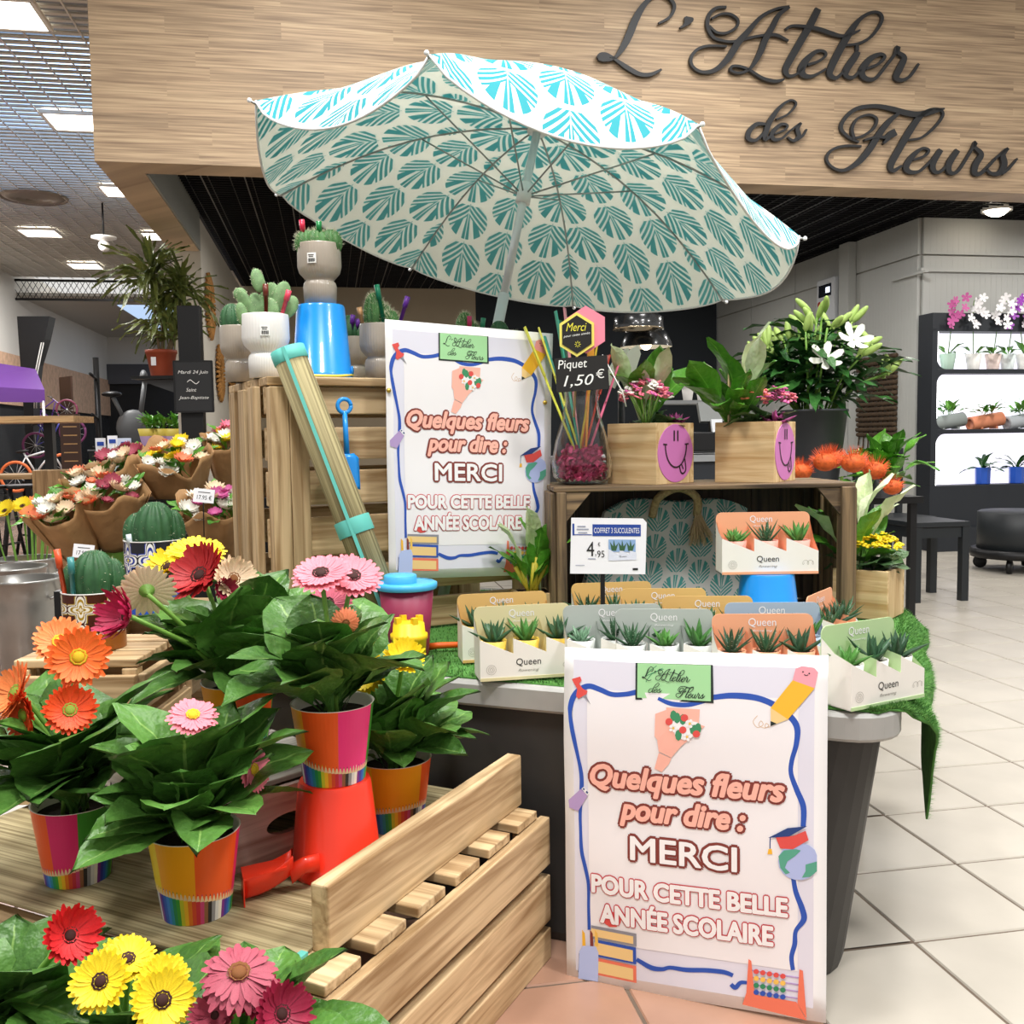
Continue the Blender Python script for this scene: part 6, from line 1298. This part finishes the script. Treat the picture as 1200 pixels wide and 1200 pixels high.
bp = P(36, 664, 4.85); t = thing('gerbera_bunch', 'bunch of yellow gerberas in clear wrap in the rear zinc bucket', 'flowers', V(bp.x, bp.y, .25))
for k in range(14):
    a = k*2.4; q = math.sqrt((k+.5)/14)*.15; p = V(q*math.cos(a)*1.25, q*math.sin(a), .46-(q*q)*2.5); flower(t, p, V(p.x*3, -.8+p.y, 1).normalized(), .05, 'yellow' if k % 5 else 'peachy', 'dark', V(p.x*.3, p.y*.3, -.15), .2, k)
# dracaena on a black bracket shelf
dp = P(190, 441, 7.1); t = thing('dracaena', 'tall dracaena with spiky heads in terracotta plastic pot', 'potted plant', dp)
mb = MB(); mb.lathe([(.075, 0), (.105, .16), (.11, .16), (.11, .185), (.1, .185), (.095, .12)], 28); mb.build('pot', M('terracotta_pot', '#9a4328', .55), t); mb = MB(); mb.disc((0, 0, .16), .1, 20); mb.build('soil', SOIL, t); bx('label', t, (-.02, -.104, .1), (.035, .003, .06), CW)
rr = random.Random(17); DRL = leaf_mesh(71, wid=.042, droop=.55, lobed=False, pet=.03, nx=2, ny=7, fold=.5, mat=leaf_mat('dracaena_leaf', '#4a5c28', '#96a052', '#a59a55', .45))
for hd, n, ln in ((V(-.05, 0, .70), 70, .40), (V(.13, .1, .62), 60, .36), (V(.0, .05, .42), 55, .34), (V(.1, 0, .3), 40, .3)):
    mb = MB(); mb.tube([V(hd.x*.2, hd.y*.2, .15), V(hd.x*.7, hd.y*.7, hd.z*.6), hd], .011, 6); mb.build('trunk', M('bark', '#7a6a50', .9), t)
    for k in range(n): inst('leaf', DRL, t, hd+V(0, 0, rr.uniform(-.06, .03)), (rr.uniform(-.7, 1.5), 0, rr.random()*6.28), (ln*rr.uniform(.7, 1.1),)*3)
t = thing('bracket_shelf', 'black bracket shelf under the dracaena', 'shelf', dp-V(0, 0, .0), .0); bx('board', t, (-.02, .05, -.012), (.34, .3, .022), BLM); mb = MB(); mb.add([(-.17, 0, -.024), (.2, 0, -.024), (.2, 0, -.16), (-.17, .04, -.024), (.2, .04, -.024), (.2, .04, -.16)], [(0, 2, 1), (3, 4, 5), (0, 1, 4, 3), (1, 2, 5, 4), (2, 0, 3, 5)]); mb.build('bracket', M('bracket_grey', '#4a4b4d', .4), t)
# black column with chalkboard
cp = P(225, 440, 6.9); t = thing('sign_column', 'slim black column carrying the chalkboard', 'column', V(cp.x, cp.y, 0), .1); bx('shaft', t, (0, 0, .97), (.15, .1, 1.94), BLM, bevel=.004); bx('plinth', t, (0, 0, .02), (.3, .25, .04), BLM)
cp = P(227, 453, 6.8); t = thing('chalkboard', 'black chalkboard with white handwriting on the slim column', 'chalkboard', cp, .12); bx('board', t, (0, 0, 0), (.25, .02, .345), M('chalk_grey', '#2f3032', .7), (0, .02, 0)); 
for a_, b_, d_ in ((0, .172, (.26, .024, .012)), (0, -.172, (.26, .024, .012)), (-.126, 0, (.012, .024, .345)), (.126, 0, (.012, .024, .345))): bx('frame', t, (a_, 0, b_), d_, BLM)
mb = MB(); f = lambda x, y, o: V(x, -.0115, -y); CHW = M('chalk_white', '#f2f2ee')
for s_, b_ in (('Mardi 24 Juin', (-.1, -.11, .1, -.08)), ('Saint', (-.05, .01, .02, .035)), ('Jean-Baptiste', (-.1, .065, .1, .092))): m2 = MB(); add_text(m2, s_, b_, f, 0, 0, 0, .3); m2.build('chalk_line', CHW, t)
add_ribbon(mb, [(-.04, -.03, .004), (-.02, -.045, .005), (.0, -.03, .005), (.02, -.018, .005), (.04, -.035, .004)], f, 0, 5); mb.build('chalk_flourish', CHW, t)
# rattan mirrors on the side wall (plane u = .23)
RAT = M('rattan', '#a9773c', .75, var=.35, scale=40)
for (v_, z_, r_), lab in zip(((2.95, 2.14, .27), (3.55, 1.62, .25), (4.6, 1.5, .24)), ('upper round rattan mirror on the shop side wall', 'lower round rattan mirror on the shop side wall', 'far round rattan mirror deep on the side wall')):
    t = thing('rattan_mirror', lab, 'mirror', B(.232, v_, z_), BA, 'rattan mirrors')
    mb = MB(); X = Matrix.Rotation(PI/2, 4, 'Y'); mb.lathe([(.0001, .008), (.13, .008)], 28, X=X); mb.build('glass', M('mirror', '#9a9a98', .08, metal=1), t)
    for k in range(36): a = 2*PI*k/36; mb = MB(); mb.tube([(.012, .12*math.cos(a), .12*math.sin(a)), (.03, .2*math.cos(a), .2*math.sin(a)), (.015, r_*(1+.05*(k % 2))*math.cos(a), r_*(1+.05*(k % 2))*math.sin(a))], [.010, .016, .012], 5); mb.build('ray_strand', RAT, t)
    mb = MB(); mb.tube([(.02, .135*math.cos(2*PI*k/30), .135*math.sin(2*PI*k/30)) for k in range(31)], .014, 6); mb.build('ring', RAT, t)
# potted row by the column
for k, (px, lab) in enumerate(((177, 'green plant in lilac and yellow pot, left of the far row'), (191, 'green plant in lilac and yellow pot, middle of the far row'), (206, 'green plant in lilac and yellow pot beside the black column'))):
    p = P(px, 522, 9.5); t = thing('far_potted_plant', lab, 'potted plant', p, 0, 'pots on the far rack'); mb = MB(); mb.lathe([(.08, 0), (.1, .09)], 20, mi=0); mb.lathe([(.1, .09), (.115, .16), (.105, .16), (.1, .12)], 20, mi=1); mb.build('pot', [M('lilac_pot', '#b79bc4', .5), M('olive_pot', '#c4b04a', .5)], t)
    for j in range(14): inst('leaf', rr.choice(SPL), t, (rr.uniform(-.04, .04), rr.uniform(-.04, .04), .14), (rr.uniform(.5, 1.4), 0, rr.random()*6.28), (.2,)*3)
p = P(192, 522, 9.5); t = thing('plant_rack', 'dark rack under the far row of potted plants', 'rack', V(p.x, p.y, 0)); bx('shelf', t, (0, 0, p.z-.015), (.5, .26, .03), BLM)
for x in (-.22, .22): bx('leg', t, (x, 0, p.z/2-.015), (.04, .22, p.z-.03), BLM)
# gallery: bar tables, stools, wooden bin
OAKT = ('bartop', '#8a6a44', '#b8966a')
p = P(44, 492, 9.3); t = thing('bar_table', 'long high bar table with oak top in the gallery', 'table', V(p.x-.25, p.y, 0), .05); plank('table_top', t, (0, 0, p.z), (1.35, .5, .06), OAKT)
for x in (-.5, .35): bx('leg', t, (x, 0, p.z/2-.015), (.08, .08, p.z-.03), BLM); bx('foot', t, (x, 0, .015), (.3, .4, .03), BLM)
p = P(20, 558, 8.6); t = thing('bar_table', 'lower oak topped table at the left edge of the gallery', 'table', V(p.x-.15, p.y, 0), .05); plank('table_top', t, (0, 0, p.z), (.75, .5, .04), OAKT)
for x in (-.3, .3): bx('leg', t, (x, 0, p.z/2-.01), (.05, .3, p.z-.02), BLM)
for k, (px, d, lab) in enumerate(((-14, 7.9, 'black bar stool nearest the left edge'), (33, 8.05, 'black bar stool between the others'), (57, 8.75, 'black bar stool beside the wooden bin'))):
    v = ray(px, 600); v = v*(d/v.y); t = thing('bar_stool', lab, 'stool', V(v.x, v.y, 0), k*.5, 'bar stools in the gallery'); z = .66; bx('seat', t, (0, 0, z), (.3, .3, .03), BLM, bevel=.008)
    for x in (-1, 1):
        for y in (-1, 1): mb = MB(); mb.tube([(x*.12, y*.12, z), (x*.2, y*.2, 0)], .014, 6); mb.build('leg', BLM, t)
        mb = MB(); mb.tube([(x*.175, -.175, .2), (x*.175, .175, .2)], .009, 5); mb.build('foot_rail', BLM, t)
v = ray(68, 600); v = v*(7.8/v.y); t = thing('wooden_bin', 'pale oak bin with dark opening standing in the gallery', 'bin', V(v.x, v.y, 0), .25); z = 1+(519-549)/1150*7.8
for x in (-.135, .135): plank('side_panel', t, (x, 0, z/2), (.02, .3, z), OAKT)
plank('front_panel', t, (0, -.14, z/2), (.25, .02, z), OAKT); plank('back_panel', t, (0, .14, z/2), (.25, .02, z), OAKT); bx('lid', t, (0, 0, z-.03), (.25, .26, .02), M('bin_dark', '#3a2f26', .7))
# bikes
def bike(label, loc, s, rz, pitch_, fc, tc, grp='bikes in the gallery shop'):
    t = thing('bicycle', label, 'bicycle', loc, 0, grp, rot=(0, pitch_, rz)); t.scale = (s*.85,)*3; fm = M('bike_'+fc.strip('#'), fc, .35); tm = M('tyre_'+tc.strip('#'), tc, .6)
    for x in (-.42, .42):
        mb = MB(); mb.tube([V(x+.27*math.cos(2*PI*k/28), 0, .29+.27*math.sin(2*PI*k/28)) for k in range(29)], .028, 7); w_ = mb.build('wheel', tm, t)
        mb = MB()
        for k in range(10): mb.tube([(x, 0, .29), (x+.26*math.cos(k*.628), 0, .29+.26*math.sin(k*.628))], .004, 3)
        mb.ell((x, 0, .29), (.03, .04, .03), 8, 6); mb.build('spokes', M('spoke', '#c9c9c9', .4, metal=.6), w_)
    def tb(n, a, b, r=.018, m=fm): mb = MB(); mb.tube([a, b], r, 7); mb.build(n, m, t)
    tb('top_tube', (-.18, 0, .62), (.28, 0, .68)); tb('down_tube', (-.06, 0, .30), (.28, 0, .62)); tb('seat_tube', (-.06, 0, .30), (-.2, 0, .7)); tb('chain_stay', (-.06, 0, .30), (-.42, 0, .29), .012); tb('seat_stay', (-.18, 0, .62), (-.42, 0, .29), .012); tb('fork', (.42, 0, .29), (.27, 0, .74), .016); tb('handlebar', (.25, -.25, .82), (.25, .25, .82), .012, BLM); tb('stem', (.27, 0, .72), (.25, 0, .82), .014, BLM)
    mb = MB(); mb.ell((-.22, 0, .73), (.12, .06, .03), 10, 6); mb.build('saddle', BLM, t); tb('crank', (-.06, -.08, .22), (-.06, .08, .38), .01, BLM)
bike('white framed kids bike with orange tyres behind the bar table', P(50, 572, 12.5), .8, .15, -.15, '#dcdcdc', '#e0703a'); 
bike('purple and blue bike hung above the orange one', P(70, 528, 13.2), .7, .2, -.35, '#3f3f9a', '#6a2f5a'); bike('purple bike hung at the top of the bike stack', P(70, 500, 14), .6, .2, -.55, '#5a2f8a', '#8a3f5a')
v = PZ(118, 640, 0); bike('dark bike standing on the floor of the far shop', V(-7.7, 15.2, 0), 1, .3, 0, '#2a2c30', '#1c1c1d'); bike('white and blue bike standing in front of the dark one', V(-5.6, 13.5, 0), 1, .5, 0, '#cfd3da', '#22242c')
t = thing('exercise_bike', 'dark exercise bike on display in the far shop', 'exercise bike', V(-6.3, 16.2, .9), .4); DM = M('gym_grey', '#5a5c5e', .5)
mb = MB(); mb.ell((.1, 0, .35), (.28, .1, .3), 14, 10); mb.build('flywheel_shroud', DM, t); mb = MB(); mb.tube([(.2, 0, .5), (.3, 0, 1.15)], .04, 8); mb.build('mast', DM, t); mb = MB(); mb.ell((.28, 0, 1.2), (.06, .18, .1), 10, 8); mb.build('console', DM, t); mb = MB(); mb.tube([(-.05, 0, .5), (-.2, 0, .85)], .035, 8); mb.build('seat_post', DM, t); mb = MB(); mb.ell((-.22, 0, .9), (.16, .12, .05), 10, 6); mb.build('saddle', BLM, t); mb = MB(); mb.tube([(.3, -.25, 1.1), (.36, 0, 1.15), (.3, .25, 1.1)], .02, 6); mb.build('handlebar', BLM, t); bx('base', t, (0, 0, .04), (1.0, .5, .08), DM)
t = thing('display_plinth', 'low dark plinth under the exercise bike', 'plinth', V(-6.3, 16.2, 0), .4); bx('block', t, (0, 0, .44), (1.2, .7, .88), BLM); bx('top_plate', t, (0, 0, .89), (1.24, .74, .02), DM)
for px, py, d, c, lab in ((118, 523, 12, '#dfe2e6', 'white sign card on a post, left of three'), (132, 520, 12.2, '#e8eaee', 'white sign card on a post, middle of three'), (146, 523, 12, '#c9d6ea', 'blue and white sign card on a post, right of three')):
    p = P(px, py, d); t = thing('sign_post', lab, 'sign', V(p.x, p.y, 0), .1, 'sign cards on posts'); bx('card', t, (0, 0, p.z), (.12 if px < 140 else .16, .01, .2), M('card_'+c.strip('#'), c, .5)); bx('post', t, (0, .01, p.z/2-.04), (.02, .015, p.z-.08), BLM); bx('foot', t, (0, 0, .01), (.2, .2, .02), BLM); bx('print_block', t, (0, -.007, p.z+.03), (.08, .003, .05), M('tag_blue', '#27489c'))
# curved fin sign, awning, menu board
p = P(44, 440, 13.8); t = thing('fin_column', 'black curved fin rising beside the purple awning', 'column', V(p.x, p.y, 0), .1); mb = MB(); pts = [(-.19, 2.76), (.24, 2.76), (.16, 2.45), (.04, 2.1), (-.02, 1.7), (-.05, 1.2), (-.05, 0), (-.16, 0), (-.16, 1.2)]; plate(mb, pts, -.12, .12); mb.build('fin', BLM, t)
for x in (.0, .03): mb = MB(); mb.tube([(x+.12, -.13, 2.4), (x+.02, -.13, 2.0), (x-.02, -.13, 1.5)], .008, 5); mb.build('light_wire', LF, t)
p = P(12, 452, 12.6); t = thing('awning', 'purple awning at the left edge of the gallery', 'awning', V(p.x, p.y, p.z), .6); PU = M('purple_awning', '#5a2f7a', .7)
mb = MB(); mb.add([(-.9, -.3, -.22), (.35, -.3, -.22), (.35, .3, .2), (-.9, .3, .28), (-.9, -.3, -.0), (.35, -.3, -.06), (.35, .3, .24), (-.9, .3, .42)], [(0, 1, 5, 4), (1, 2, 6, 5), (4, 5, 6, 7), (0, 3, 2, 1), (2, 3, 7, 6), (3, 0, 4, 7)]); mb.build('canopy', PU, t); mb = MB(); mb.tube([(.33, -.29, -.2), (.33, -.29, -p.z)], .015, 6); mb.build('pole', LF, t)
p = P(78, 468, 16.5); t = thing('menu_board', 'brown sign board on the stone wall of the gallery', 'sign', p, BA+PI/2+.6); bx('panel', t, (0, 0, 0), (.5, .03, .75), M('brown_board', '#3a2418', .6)); mb = MB(); mb.box((0, -.017, .15), (.24, .003, .03)); mb.build('text_line', M('board_ink', '#b08a5a', .6), t)
p = P(83, 518, 11.5); t = thing('price_list', 'tall dark brown list board behind the wooden bin', 'sign', V(p.x, p.y, 0), .2); bx('panel', t, (0, 0, .9), (.22, .03, .9), M('brown_board', '#3a2418')); bx('foot', t, (0, 0, .2), (.2, .2, .5), M('brown_board', '#3a2418'))
for k in range(7): bx('text_line', t, (0, -.017, .6+k*.1), (.15, .003, .012), M('board_ink', '#b08a5a', .6))
p = P(60, 500, 13.6); t = thing('bike_rack', 'black post rack holding the hung bikes', 'rack', V(p.x+.55, p.y+.25, 0), .2)
mb = MB(); mb.tube([(0, 0, 0), (0, 0, 2.2)], .04, 8); mb.build('post', BLM, t); bx('foot', t, (0, 0, .02), (.7, .6, .04), BLM)
for z in (.9, 1.35, 1.9): mb = MB(); mb.tube([(0, 0, z), (0, -.4, z+.05)], .02, 6); mb.build('arm', BLM, t)
bpy.context.view_layer.update()
